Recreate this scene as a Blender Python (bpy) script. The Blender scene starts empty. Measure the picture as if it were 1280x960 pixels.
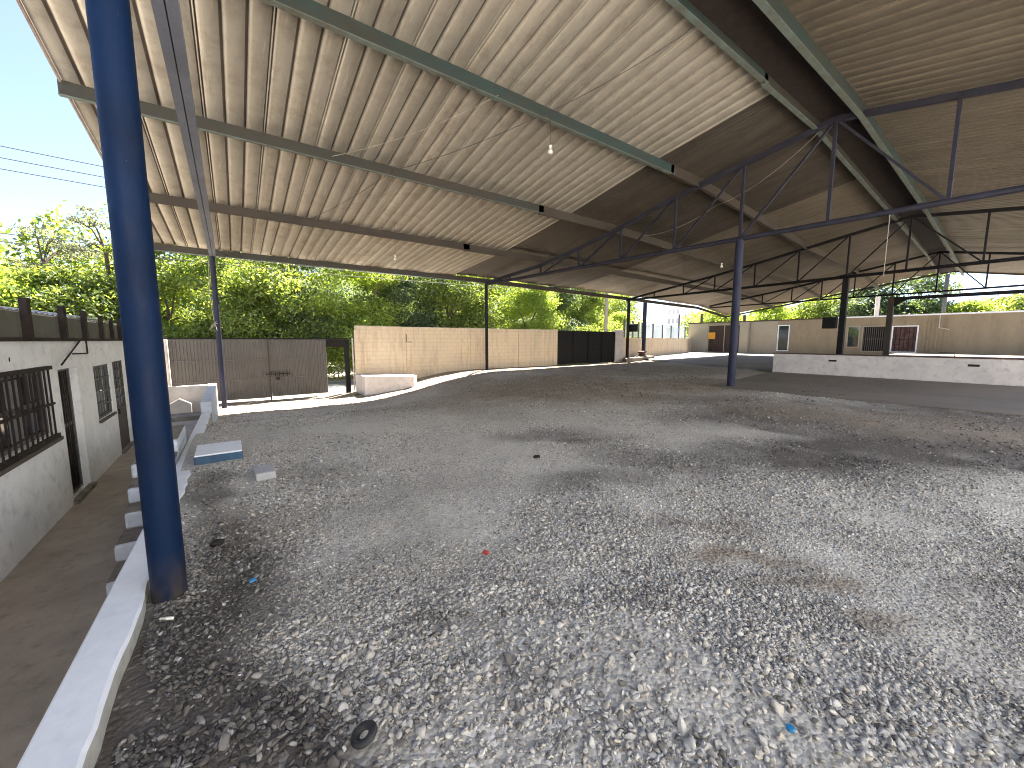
import bpy, math, random
import numpy as np
from mathutils import Vector, Matrix
random.seed(7); rng = np.random.default_rng(7)
S = bpy.context.scene
COL = S.collection

# ------------------------------------------------------------------ camera
CAM = Vector((0, 0, 1.6)); YAW = math.radians(35.73); PITCH = math.radians(6.43)
cam = bpy.data.cameras.new('camera'); cam_o = bpy.data.objects.new('camera', cam); COL.objects.link(cam_o)
F = Vector((math.sin(YAW)*math.cos(PITCH), math.cos(YAW)*math.cos(PITCH), -math.sin(PITCH)))
R_ = Vector((math.cos(YAW), -math.sin(YAW), 0)); U = R_.cross(F)
M = Matrix((R_, U, -F)).transposed().to_4x4(); M.translation = CAM
cam_o.matrix_world = M
cam.sensor_width = 36; cam.lens = 488/1280*36; cam.clip_end = 3000; cam.clip_start = .05
S.camera = cam_o

# ------------------------------------------------------------------ light
SUN = Vector((.51, .45, 1)).normalized()
w = bpy.data.worlds.new('World'); S.world = w; w.use_nodes = True
nt = w.node_tree; sky = nt.nodes.new('ShaderNodeTexSky'); sky.sky_type = 'NISHITA'; sky.sun_disc = False
sky.sun_elevation = math.asin(SUN.z); sky.sun_rotation = math.atan2(SUN.x, SUN.y)
sky.air_density = .6; sky.dust_density = .6; sky.ozone_density = 1.0
hs = nt.nodes.new('ShaderNodeHueSaturation'); hs.inputs['Saturation'].default_value = .92; nt.links.new(sky.outputs[0], hs.inputs['Color']); nt.links.new(hs.outputs[0], nt.nodes['Background'].inputs[0]); nt.nodes['Background'].inputs[1].default_value = .055
sl = bpy.data.lights.new('sun', 'SUN'); sl.energy = 5.0; sl.angle = math.radians(.53); sl.color = (1, .93, .82)
so = bpy.data.objects.new('sun', sl); COL.objects.link(so); so.rotation_euler = SUN.to_track_quat('Z', 'Y').to_euler(); so.location = (20, 20, 40)
vs = S.view_settings; vs.view_transform = 'Standard'; vs.look = 'None'; vs.gamma = 1; vs.exposure = 3.0
S.cycles.max_bounces = 8; S.cycles.diffuse_bounces = 5; S.cycles.transparent_max_bounces = 6
S.cycles.use_denoising = True; S.cycles.denoising_prefilter = 'NONE'; S.cycles.filter_width = 1.05; S.cycles.sample_clamp_indirect = 8

# ------------------------------------------------------------------ materials
def nodes(name):
    m = bpy.data.materials.new(name); m.use_nodes = True; t = m.node_tree
    return m, t, t.nodes['Principled BSDF']
def N(t, typ, **k):
    n = t.nodes.new(typ)
    for a, b in k.items(): setattr(n, a, b)
    return n
def L(t, a, b): t.links.new(a, b)
def mapped(t, scale=(1, 1, 1), coord='Object'):
    tc = N(t, 'ShaderNodeTexCoord'); mp = N(t, 'ShaderNodeMapping'); mp.inputs['Scale'].default_value = scale
    if coord == 'World':
        g = N(t, 'ShaderNodeNewGeometry'); L(t, g.outputs['Position'], mp.inputs[0])
    else: L(t, tc.outputs[coord], mp.inputs[0])
    return mp.outputs[0]
def noise(t, vec, scale, detail=6, rough=.6):
    n = N(t, 'ShaderNodeTexNoise'); n.inputs['Scale'].default_value = scale; n.inputs['Detail'].default_value = detail
    n.inputs['Roughness'].default_value = rough; L(t, vec, n.inputs['Vector']); return n.outputs['Fac']
def ramp(t, fac, stops):
    r = N(t, 'ShaderNodeValToRGB'); e = r.color_ramp.elements
    while len(e) < len(stops): e.new(.5)
    for k, (p, c) in enumerate(stops):
        e[k].position = p; e[k].color = (*c, 1) if isinstance(c, tuple) else (c, c, c, 1)
    L(t, fac, r.inputs[0]); return r.outputs[0]
def mix(t, fac, a, b, mode='MIX'):
    m = N(t, 'ShaderNodeMix', data_type='RGBA', blend_type=mode)
    if isinstance(fac, (int, float)): m.inputs[0].default_value = fac
    else: L(t, fac, m.inputs[0])
    for s, v in ((6, a), (7, b)):
        if isinstance(v, tuple): m.inputs[s].default_value = (*v, 1)
        else: L(t, v, m.inputs[s])
    return m.outputs[2]
def bump(t, p, h, strength=.3, dist=.01):
    b = N(t, 'ShaderNodeBump'); b.inputs['Strength'].default_value = strength; b.inputs['Distance'].default_value = dist
    L(t, h, b.inputs['Height']); L(t, b.outputs[0], p.inputs['Normal'])
def worn(name, c, c2=None, dirt=(.08, .065, .05), amount=.35, scale=1.5, rough=.8, bs=.25, stretch=(1, 1, 1), metal=0, fine=18, dist=.01):
    """paint or plaster with broad tonal drift, blotchy dirt and fine grain"""
    m, t, p = nodes(name); v = mapped(t, stretch, 'World')
    c2 = c2 or tuple(x*.8 for x in c)
    a = noise(t, v, scale, 5); b = noise(t, v, scale*3.7, 8, .7); f = noise(t, v, fine, 6, .7)
    base = mix(t, ramp(t, a, [(.35, 0.), (.65, 1.)]), c, c2)
    base = mix(t, ramp(t, b, [(.52, 0.), (.78, amount)]), base, dirt)
    base = mix(t, ramp(t, f, [(.3, .25), (.7, 0.)]), base, tuple(x*.7 for x in c))
    L(t, base, p.inputs['Base Color']); p.inputs['Roughness'].default_value = rough; p.inputs['Metallic'].default_value = metal
    bump(t, p, f, bs, dist); return m
MAT = {}
def old_paint(name, c, c2):
    m, t, p = nodes(name); v = mapped(t, (1, 1, 1), 'World')
    a = noise(t, v, 1.6, 6); f = noise(t, v, 38, 6, .7); g = noise(t, mapped(t, (1, 1, .35), 'World'), 9, 8, .75); q = noise(t, v, 16, 5, .8)
    base = mix(t, ramp(t, a, [(.35, 0.), (.65, 1.)]), c, c2)
    base = mix(t, ramp(t, g, [(.55, 0.), (.75, .55)]), base, (.022, .028, .04))
    base = mix(t, ramp(t, q, [(.70, 0.), (.735, .9)]), base, (.05, .035, .028))
    base = mix(t, ramp(t, noise(t, mapped(t, (2.2, 2.2, 1), 'World'), 11, 2, .5), [(.755, 0.), (.775, .8)]), base, (.16, .18, .20))
    sep = N(t, 'ShaderNodeSeparateXYZ'); L(t, v, sep.inputs[0]); mr = N(t, 'ShaderNodeMapRange'); L(t, sep.outputs[2], mr.inputs[0])
    mr.inputs[1].default_value = .30; mr.inputs[2].default_value = -.05; mu = N(t, 'ShaderNodeMath', operation='MULTIPLY'); L(t, mr.outputs[0], mu.inputs[0]); L(t, ramp(t, g, [(.3, 0.), (.6, 1.)]), mu.inputs[1])
    base = mix(t, mu.outputs[0], base, (.06, .048, .036))
    L(t, base, p.inputs['Base Color']); L(t, ramp(t, g, [(.35, .38), (.7, .75)]), p.inputs['Roughness']); p.inputs['Specular IOR Level'].default_value = .14
    bump(t, p, f, .3, .006); return m
MAT['blue_paint'] = old_paint('blue_paint', (.003, .015, .050), (.003, .011, .034))
MAT['indigo_paint'] = worn('indigo_paint', (.028, .030, .06), (.02, .021, .04), (.06, .045, .03), .5, 2, .5, .15)
MAT['rafter_grey'] = worn('rafter_grey', (.20, .21, .265), (.14, .145, .18), (.09, .07, .05), .5, 2, .5, .15)
MAT['truss_paint'] = worn('truss_paint', (.03, .029, .045), (.018, .018, .026), (.07, .045, .03), .6, 1.5, .6, .15)
MAT['dark_steel'] = worn('dark_steel', (.012, .011, .012), (.009, .008, .009), (.03, .02, .015), .6, 1.5, .6, .15)
MAT['green_purlin'] = worn('green_purlin', (.030, .033, .026), (.045, .032, .020), (.045, .024, .013), .8, 1.1, .6, .2, (.4, 1, 1))
MAT['teal_purlin'] = worn('teal_purlin', (.016, .042, .040), (.030, .032, .024), (.045, .022, .012), .8, 1.1, .6, .2, (.4, 1, 1))
MAT['brown_purlin'] = worn('brown_purlin', (.055, .039, .026), (.038, .029, .02), (.05, .03, .02), .7, 1.8, .65, .2, (.4, 1, 1))
MAT['lip'] = worn('purlin_lip', (.13, .17, .15), (.10, .095, .07), (.10, .06, .04), .7, 3, .6)
MAT['white_paint'] = worn('white_paint', (.88, .90, .93), (.80, .82, .85), (.35, .33, .3), .25, 2, .7, .3)
MAT['kerb_side'] = worn('kerb_side', (.50, .49, .44), (.38, .37, .33), (.1, .09, .08), .7, 4, .85, .5)
MAT['corridor_white'] = worn('corridor_white', (.88, .87, .85), (.76, .75, .72), (.30, .28, .25), .6, 1.6, .8, .25)
MAT['blue_grey_step'] = worn('blue_grey_step', (.60, .65, .73), (.50, .54, .61), (.12, .1, .08), .5, 4, .8, .4)
MAT['concrete_step'] = worn('concrete_step', (.27, .24, .205), (.12, .10, .085), (.05, .04, .03), .6, 5, .9, .4)
MAT['peach_wall'] = None
MAT['pale_render'] = worn('pale_render', (.62, .56, .50), (.5, .45, .40), (.2, .17, .14), .4, 1.5, .85, .3)
MAT['cream_wall'] = worn('cream_wall', (.30, .245, .165), (.24, .195, .135), (.13, .10, .07), .6, 1.1, .85, .3, (1, 1, .3))
MAT['cream_light'] = worn('cream_light', (.38, .33, .25), (.33, .29, .22), (.2, .16, .12), .3, .6, .85, .2)
MAT['white_low'] = worn('white_low', (.74, .68, .64), (.60, .55, .52), (.16, .12, .10), .55, 1.6, .85, .5, fine=9, dist=.02)
MAT['brown_cap'] = worn('brown_cap', (.10, .05, .035), (.07, .035, .025), (.03, .02, .02), .5, 3, .7)
MAT['gate_brown'] = worn('gate_brown', (.118, .108, .096), (.096, .088, .078), (.2, .14, .09), .35, 1.2, .5, .12)
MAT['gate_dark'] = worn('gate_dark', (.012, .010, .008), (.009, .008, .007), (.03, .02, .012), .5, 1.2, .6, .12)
MAT['door_brown'] = worn('door_brown', (.055, .026, .017), (.04, .02, .014), (.05, .03, .02), .5, 1.5, .6)
MAT['fascia'] = worn('fascia_block', (.13, .13, .095), (.09, .09, .07), (.05, .045, .03), .7, 3, .9, .6, fine=25)
MAT['rust_black'] = worn('rust_black', (.035, .026, .022), (.02, .016, .015), (.10, .045, .025), .5, 6, .75, .3)
MAT['grey_steel'] = worn('grey_steel', (.10, .098, .092), (.07, .07, .066), (.05, .035, .025), .5, 3, .5, .15)
MAT['silver_sheet'] = worn('silver_sheet', (.55, .57, .6), (.45, .46, .48), (.2, .14, .1), .4, 2, .45, .1)
MAT['timber'] = worn('timber', (.10, .075, .055), (.07, .055, .042), (.03, .025, .02), .5, 3, .8, .3, (1, 8, 1))
MAT['walk'] = worn('walkway_concrete', (.40, .345, .29), (.27, .23, .195), (.045, .036, .03), .6, 1.6, .75, .3, fine=30)
MAT['slab'] = worn('slab_concrete', (.19, .155, .12), (.14, .115, .09), (.06, .05, .04), .5, .5, .75, .25, fine=25)
MAT['slab_pale'] = worn('slab_concrete_pale', (.24, .215, .185), (.17, .15, .13), (.08, .065, .05), .5, .4, .8, .25, fine=25)
MAT['slab_white'] = worn('slab_concrete_white', (.55, .52, .46), (.48, .45, .40), (.2, .18, .15), .4, .4, .9, .25)
MAT['grey_block'] = worn('grey_block', (.48, .48, .49), (.38, .375, .37), (.10, .085, .07), .6, 8, .9, .5, fine=60)
MAT['blue_front'] = worn('blue_front', (.05, .12, .20), (.04, .08, .13), (.15, .12, .1), .5, 8, .8, .3)
MAT['street'] = worn('street_asphalt', (.20, .20, .20), (.16, .16, .155), (.1, .09, .08), .4, .6, .9, .2)
MAT['earth'] = worn('bare_earth', (.52, .47, .39), (.44, .39, .32), (.10, .12, .05), .25, .5, .95, .4)
MAT['bark'] = worn('bark', (.12, .09, .065), (.08, .06, .045), (.2, .18, .15), .4, 3, .9, .6, (1, 1, .3))
MAT['pole_concrete'] = worn('pole_concrete', (.36, .31, .25), (.3, .26, .21), (.15, .12, .1), .4, 3, .9)
MAT['far_building'] = worn('far_building', (.62, .64, .68), (.58, .60, .64), (.3, .3, .32), .2, .1, .9)
MAT['far_window'] = worn('far_window', (.36, .38, .42), (.32, .34, .38), rough=.5)
MAT['rust_trim'] = worn('rusty_trim', (.30, .26, .22), (.16, .09, .06), (.08, .04, .02), .8, 2.5, .7)
MAT['black_box'] = worn('black_box', (.010, .010, .011), (.008, .008, .008), (.06, .05, .04), .4, 5, .5)
MAT['white_plastic'] = worn('white_plastic', (.75, .72, .64), (.7, .67, .58), (.3, .25, .18), .3, 20, .4)
MAT['wire'] = worn('wire_black', (.02, .02, .02), (.03, .03, .03), rough=.6)
MAT['pale_wire'] = worn('wire_pale', (.45, .40, .32), (.35, .30, .25), rough=.6)
MAT['orange_sign'] = worn('orange_sign', (.75, .33, .03), (.65, .28, .03), (.3, .12, .02), .3, 9, .6)
MAT['rubber'] = worn('rubber', (.018, .018, .019), (.03, .03, .03), (.1, .1, .1), .3, 40, .7, .3, fine=80)
MAT['cap_blue'] = worn('cap_blue', (.02, .22, .45), (.02, .18, .38), rough=.35, amount=.1)
MAT['red_bit'] = worn('red_plastic', (.45, .05, .04), (.35, .04, .04), rough=.4, amount=.1)
MAT['curtain'] = worn('curtain', (.26, .25, .24), (.16, .15, .15), (.1, .1, .1), .4, 5, .9)
MAT['reddish'] = worn('reddish_curtain', (.06, .02, .018), (.14, .09, .09), (.02, .02, .02), .8, 4, .8)
MAT['weed'] = None

def rough_glass(name, c, rough=.08):
    m, t, p = nodes(name); p.inputs['Base Color'].default_value = (*c, 1); p.inputs['Roughness'].default_value = rough
    p.inputs['IOR'].default_value = 1.5
    v = mapped(t, (1, 1, 1), 'World'); bump(t, p, noise(t, v, 1.7, 2), .12, .02); return m
MAT['dark_glass'] = rough_glass('window_glass_dark', (.012, .014, .016))
MAT['mirror_glass'] = rough_glass('window_glass_reflective', (.03, .04, .045), .03)
MAT['mirror_glass'].node_tree.nodes['Principled BSDF'].inputs['Specular IOR Level'].default_value = 1
def see_glass():
    m, t, p = nodes('clear_panel'); p.inputs['Base Color'].default_value = (.75, .85, .9, 1); p.inputs['Roughness'].default_value = .25
    p.inputs['Alpha'].default_value = .45; return m
MAT['panel'] = see_glass()

def peach():
    m, t, p = nodes('painted_block_wall'); v = mapped(t, (1, 1, 1), 'World')
    sep = N(t, 'ShaderNodeSeparateXYZ'); L(t, v, sep.inputs[0]); cb = N(t, 'ShaderNodeCombineXYZ')
    L(t, sep.outputs[0], cb.inputs[0]); L(t, sep.outputs[2], cb.inputs[1])
    br = N(t, 'ShaderNodeTexBrick'); br.inputs['Scale'].default_value = 1; br.inputs['Brick Width'].default_value = .42; br.inputs['Row Height'].default_value = .21
    br.inputs['Mortar Size'].default_value = .009; br.inputs['Mortar Smooth'].default_value = .5; L(t, cb.outputs[0], br.inputs['Vector'])
    a = noise(t, v, .7, 5); b = noise(t, v, 3, 8, .7); f = noise(t, v, 30, 5)
    c = mix(t, ramp(t, a, [(.35, 0.), (.65, 1.)]), (.71, .57, .39), (.65, .53, .38))
    c = mix(t, ramp(t, b, [(.55, 0.), (.8, .55)]), c, (.35, .25, .17))
    c = mix(t, ramp(t, br.outputs['Fac'], [(0., 0.), (1., .5)]), c, (.38, .28, .19))
    st = noise(t, mapped(t, (3, 3, .35), 'World'), 1.5, 5)
    c = mix(t, ramp(t, st, [(.48, 0.), (.72, .6)]), c, (.36, .28, .20))
    c = mix(t, ramp(t, noise(t, v, .9, 9, .75), [(.56, 0.), (.66, .35)]), c, (.72, .66, .58))
    L(t, c, p.inputs['Base Color']); p.inputs['Roughness'].default_value = .9
    h = N(t, 'ShaderNodeMath', operation='SUBTRACT'); L(t, f, h.inputs[0]); L(t, br.outputs['Fac'], h.inputs[1]); bump(t, p, h.outputs[0], .4, .012)
    return m
MAT['peach_wall'] = peach()

def roofmat(name, c, c2, dirt, amount):
    m, t, p = nodes(name); v = mapped(t, (1, 1, 1), 'World')
    a = noise(t, mapped(t, (1.3, .16, .3), 'World'), 1.6, 6); b = noise(t, v, 2.1, 9, .75); f = noise(t, v, 60, 4)
    base = mix(t, ramp(t, a, [(.35, 0.), (.65, 1.)]), c, c2)
    base = mix(t, ramp(t, b, [(.48, 0.), (.75, amount)]), base, dirt)
    sep = N(t, 'ShaderNodeSeparateXYZ'); L(t, v, sep.inputs[0])
    k = N(t, 'ShaderNodeMath', operation='DIVIDE'); L(t, sep.outputs[0], k.inputs[0]); k.inputs[1].default_value = 1.08
    fl = N(t, 'ShaderNodeMath', operation='FLOOR'); L(t, k.outputs[0], fl.inputs[0])
    wn = N(t, 'ShaderNodeTexWhiteNoise', noise_dimensions='1D'); L(t, fl.outputs[0], wn.inputs['W'])
    base = mix(t, ramp(t, wn.outputs['Value'], [(0., 0.), (1., .45)]), base, tuple(x*.55 for x in c))
    base = mix(t, ramp(t, noise(t, mapped(t, (2.5, .35, .5), 'World'), 1.3, 9, .8), [(.56, 0.), (.72, .6)]), base, (.16, .09, .05))
    base = mix(t, ramp(t, noise(t, mapped(t, (5, .5, .5), 'World'), 2.1, 5, .7), [(.60, 0.), (.66, .35)]), base, tuple(min(.8, x*1.35) for x in c))
    L(t, base, p.inputs['Base Color']); p.inputs['Roughness'].default_value = .55; p.inputs['Metallic'].default_value = .15
    bump(t, p, f, .05, .004); return m
MAT['roof_light'] = roofmat('roof_sheet_light', (.48, .43, .355), (.38, .335, .27), (.17, .125, .08), .65)
MAT['roof_dark'] = roofmat('roof_sheet_dark', (.095, .078, .06), (.06, .049, .038), (.035, .027, .02), .6)
MAT['roof_brown'] = roofmat('roof_sheet_brown', (.20, .165, .12), (.145, .12, .087), (.09, .07, .045), .6)

MAT['roof_light_grime'] = roofmat('roof_rib_shade', (.16, .13, .10), (.11, .09, .07), (.07, .05, .035), .6)  # darker sheet colour that paints shade into the rib grooves
MAT['roof_brown_grime'] = roofmat('roof_rib_shade_brown', (.12, .095, .07), (.08, .065, .048), (.05, .04, .03), .6)  # same painted groove shade for the brown sheets
def leafmat(name, c1, c2, c3, tr=.62):
    m, t, p = nodes(name); g = N(t, 'ShaderNodeNewGeometry')
    col = ramp(t, g.outputs['Random Per Island'], [(0., c1), (.5, c2), (1., c3)])
    n = noise(t, mapped(t, (1, 1, 1), 'World'), .6, 3)
    col = mix(t, ramp(t, n, [(.35, 0.), (.65, .45)]), col, c1)
    L(t, col, p.inputs['Base Color']); p.inputs['Roughness'].default_value = .55
    tl = N(t, 'ShaderNodeBsdfTranslucent'); tc = mix(t, 1., col, (2.4, 2.2, .8), 'MULTIPLY'); L(t, tc, tl.inputs[0])
    ms = N(t, 'ShaderNodeMixShader'); ms.inputs[0].default_value = tr
    L(t, p.outputs[0], ms.inputs[1]); L(t, tl.outputs[0], ms.inputs[2]); L(t, ms.outputs[0], t.nodes['Material Output'].inputs[0]); return m
_lm = leafmat
def leafmat(n, a, b, c, tr=.62): k = lambda q: tuple(min(.4, x*1.3) for x in (q[0]*1.05, q[1]*.92, q[2]*1.8)); return _lm(n, k(a), k(b), k(c), tr)
LEAF = [leafmat('leaf_mid_green', (.055, .10, .02), (.10, .16, .03), (.17, .22, .035)),
        leafmat('leaf_yellow_green', (.10, .165, .025), (.145, .225, .035), (.20, .27, .05), .65),
        leafmat('leaf_deep_green', (.035, .065, .022), (.06, .105, .034), (.10, .145, .045), .55),
        leafmat('leaf_grey_green', (.06, .09, .05), (.09, .12, .065), (.13, .155, .08), .5)]
MAT['weed'] = LEAF[0]

def gravel_ground():
    m, t, p = nodes('gravel_bed'); v = mapped(t, (1, 1, 1), 'World')
    at = N(t, 'ShaderNodeVertexColor', layer_name='soil'); sp = N(t, 'ShaderNodeSeparateColor'); L(t, at.outputs[0], sp.inputs[0])
    vo = N(t, 'ShaderNodeTexVoronoi'); vo.inputs['Scale'].default_value = 42; L(t, v, vo.inputs['Vector'])
    vo2 = N(t, 'ShaderNodeTexVoronoi'); vo2.inputs['Scale'].default_value = 95; L(t, v, vo2.inputs['Vector'])
    s1 = N(t, 'ShaderNodeSeparateColor'); L(t, vo.outputs['Color'], s1.inputs[0])
    s2 = N(t, 'ShaderNodeSeparateColor'); L(t, vo2.outputs['Color'], s2.inputs[0])
    a = noise(t, v, 1.3, 8, .65); b = noise(t, v, 9, 8, .7)
    peb = ramp(t, s1.outputs[0], [(0., (.28, .255, .215)), (.45, (.50, .47, .41)), (.8, (.64, .61, .55)), (1., (.80, .77, .71))])
    sand = ramp(t, s2.outputs[1], [(0., (.38, .355, .305)), (1., (.56, .53, .47))])
    sel = ramp(t, b, [(.42, 0.), (.58, 1.)])
    c = mix(t, sel, peb, sand)
    c = mix(t, ramp(t, a, [(.35, .0), (.7, .35)]), c, (.34, .315, .27))
    dust = mix(t, ramp(t, b, [(.3, 0.), (.7, 1.)]), (.50, .47, .41), (.59, .555, .49))
    c = mix(t, sp.outputs[1], c, dust)
    dk = mix(t, ramp(t, s1.outputs[1], [(0., 0.), (.93, .12), (.97, 1.)]), (.085, .070, .057), (.28, .26, .23))
    dk = mix(t, ramp(t, b, [(.4, 0.), (.6, .6)]), dk, (.115, .096, .078))
    c = mix(t, sp.outputs[0], c, dk)
    bn = mix(t, ramp(t, s1.outputs[2], [(0., 0.), (1., 1.)]), (.17, .135, .10), (.34, .28, .21))
    c = mix(t, sp.outputs[2], c, bn)
    L(t, c, p.inputs['Base Color']); p.inputs['Roughness'].default_value = .9
    inv = N(t, 'ShaderNodeMath', operation='SUBTRACT'); inv.inputs[0].default_value = 1; L(t, vo.outputs['Distance'], inv.inputs[1])
    ad = N(t, 'ShaderNodeMath', operation='ADD'); L(t, inv.outputs[0], ad.inputs[0]); L(t, b, ad.inputs[1])
    bump(t, p, ad.outputs[0], .7, .014); return m
MAT['gravel_bed'] = gravel_ground()
def stone_mat():
    m, t, p = nodes('crushed_stone'); g = N(t, 'ShaderNodeNewGeometry')
    at = N(t, 'ShaderNodeVertexColor', layer_name='soil'); sp = N(t, 'ShaderNodeSeparateColor'); L(t, at.outputs[0], sp.inputs[0])
    r = g.outputs['Random Per Island']
    c = ramp(t, r, [(0., (.10, .09, .075)), (.12, (.24, .22, .19)), (.3, (.42, .40, .36)), (.5, (.58, .56, .52)), (.66, (.46, .40, .32)), (.82, (.64, .62, .575)), (.94, (.56, .49, .385)), (1., (.76, .74, .69))])
    v = mapped(t, (1, 1, 1), 'World'); n = noise(t, v, 55, 6, .7)
    c = mix(t, ramp(t, n, [(.35, 0.), (.7, .4)]), c, (.26, .24, .205))
    dk = ramp(t, r, [(0., (.045, .038, .032)), (.5, (.105, .092, .078)), (.88, (.19, .172, .15)), (.965, (.30, .28, .25)), (1., (.5, .48, .45))])
    c = mix(t, sp.outputs[0], c, dk)
    bn = ramp(t, r, [(0., (.11, .085, .065)), (.6, (.22, .18, .14)), (1., (.42, .36, .30))])
    c = mix(t, sp.outputs[2], c, bn)
    L(t, c, p.inputs['Base Color']); p.inputs['Roughness'].default_value = .8; bump(t, p, n, .35, .004); return m
MAT['stone'] = stone_mat()

for k in ('gate_dark', 'dark_steel', 'black_box', 'rust_black', 'indigo_paint', 'truss_paint'): MAT[k].node_tree.nodes['Principled BSDF'].inputs['Specular IOR Level'].default_value = .2
# ------------------------------------------------------------------ mesh helpers
ORIGIN = {}
def props(o, label=None, cat=None, group=None, kind=None):
    if label: o['label'] = label
    if cat: o['category'] = cat
    if group: o['group'] = group
    if kind: o['kind'] = kind
    return o
def thing(name, loc, label, cat, group=None):
    o = bpy.data.objects.new(name, None); COL.objects.link(o); o.location = loc; o.empty_display_size = .2
    ORIGIN[o.name] = Vector(loc); return props(o, label, cat, group)
class MB:
    def __init__(s): s.v = []; s.f = []
    def add(s, vs_, fs):
        b = len(s.v); s.v += [tuple(x) for x in vs_]; s.f += [tuple(i+b for i in f) for f in fs]; return s
    def box(s, x0, x1, y0, y1, z0, z1):
        vs_ = [(x, y, z) for z in (z0, z1) for y in (y0, y1) for x in (x0, x1)]
        return s.add(vs_, [(0, 2, 3, 1), (4, 5, 7, 6), (0, 1, 5, 4), (2, 6, 7, 3), (0, 4, 6, 2), (1, 3, 7, 5)])
    def hexa(s, a, b):   # two quads (lists of 4 points) joined
        return s.add(list(a)+list(b), [(3, 2, 1, 0), (4, 5, 6, 7), (0, 1, 5, 4), (1, 2, 6, 5), (2, 3, 7, 6), (3, 0, 4, 7)])
    def beam(s, p, q, wd, dp, up=(0, 0, 1), over=0):   # rectangular bar, p/q on its centre line
        p = Vector(p); q = Vector(q); d = (q-p).normalized(); p -= d*over; q += d*over
        si = d.cross(Vector(up)).normalized(); u = si.cross(d)
        c = lambda o: [o+si*(-wd/2)+u*(-dp/2), o+si*(wd/2)+u*(-dp/2), o+si*(wd/2)+u*(dp/2), o+si*(-wd/2)+u*(dp/2)]
        return s.hexa(c(p), c(q))
    def tube(s, pts, r, n=10, r2=None, cap=True):
        pts = [Vector(p) for p in pts]; k = len(pts); rs = [r+(r2-r)*i/(k-1) if r2 is not None else r for i in range(k)]
        V = []; 
        for i, p in enumerate(pts):
            d = (pts[min(i+1, k-1)]-pts[max(i-1, 0)]).normalized(); a = Vector((0, 0, 1)) if abs(d.z) < .9 else Vector((1, 0, 0))
            e1 = d.cross(a).normalized(); e2 = d.cross(e1)
            V += [p+(e1*math.cos(2*math.pi*j/n)+e2*math.sin(2*math.pi*j/n))*rs[i] for j in range(n)]
        Fs = [(i*n+j, i*n+(j+1) % n, (i+1)*n+(j+1) % n, (i+1)*n+j) for i in range(k-1) for j in range(n)]
        if cap: Fs += [tuple(range(n))[::-1], tuple((k-1)*n+j for j in range(n))]
        return s.add(V, Fs)
    def lathe(s, c, prof, n=20):
        V = [(c[0]+r*math.cos(2*math.pi*j/n), c[1]+r*math.sin(2*math.pi*j/n), c[2]+z) for r, z in prof for j in range(n)]
        k = len(prof); Fs = [(i*n+j, i*n+(j+1) % n, (i+1)*n+(j+1) % n, (i+1)*n+j) for i in range(k-1) for j in range(n)]
        Fs += [tuple(range(n))[::-1], tuple((k-1)*n+j for j in range(n))]; return s.add(V, Fs)
    def build(s, name, mat, parent=None, smooth=False, bevel=0, label=None, cat=None, group=None, kind=None, rough=0):
        me = bpy.data.meshes.new(name); V = np.array(s.v, float)
        if parent is not None: off = ORIGIN[parent.name]
        elif kind == 'structure': off = Vector((0, 0, 0))
        else: off = Vector(((V[:, 0].min()+V[:, 0].max())/2, (V[:, 1].min()+V[:, 1].max())/2, V[:, 2].min()))
        if rough:
            key = {}; 
            for i, p in enumerate(np.round(V, 4).tolist()):
                key.setdefault(tuple(p), rng.normal(0, rough, 3)); V[i] += key[tuple(p)]
        me.from_pydata((V-np.array(off)).tolist(), [], s.f); me.materials.append(mat if not isinstance(mat, str) else MAT[mat])
        o = bpy.data.objects.new(name, me); COL.objects.link(o)
        if parent is not None: o.parent = parent
        else: o.location = off
        ORIGIN[o.name] = Vector(off)
        if smooth:
            for p in me.polygons: p.use_smooth = True
            me.set_sharp_from_angle(angle=math.radians(40)) if hasattr(me, 'set_sharp_from_angle') else None
        if bevel:
            b = o.modifiers.new('bevel', 'BEVEL'); b.width = bevel; b.segments = 2; b.limit_method = 'ANGLE'
        return props(o, label, cat, group, kind)
def np_mesh(name, V, Fq, mat, parent=None, attr=None, smooth=False, off=(0, 0, 0)):
    """fast mesh from numpy; Fq (n,k) index array"""
    me = bpy.data.meshes.new(name); V = V-np.array(off); n, k = Fq.shape
    me.vertices.add(len(V)); me.vertices.foreach_set('co', V.astype(np.float32).ravel())
    me.loops.add(n*k); me.loops.foreach_set('vertex_index', Fq.astype(np.int32).ravel())
    me.polygons.add(n); me.polygons.foreach_set('loop_start', np.arange(0, n*k, k, dtype=np.int32))
    try: me.polygons.foreach_set('loop_total', np.full(n, k, dtype=np.int32))
    except Exception: pass
    if smooth: me.polygons.foreach_set('use_smooth', np.ones(n, dtype=bool))
    me.update(calc_edges=True); me.validate()
    if attr is not None:
        ca = me.color_attributes.new('soil', 'FLOAT_COLOR', 'POINT'); ca.data.foreach_set('color', attr.astype(np.float32).ravel())
    me.materials.append(mat); o = bpy.data.objects.new(name, me); COL.objects.link(o)
    if parent is not None: o.parent = parent
    else: o.location = off
    ORIGIN[o.name] = Vector(off); return o

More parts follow.
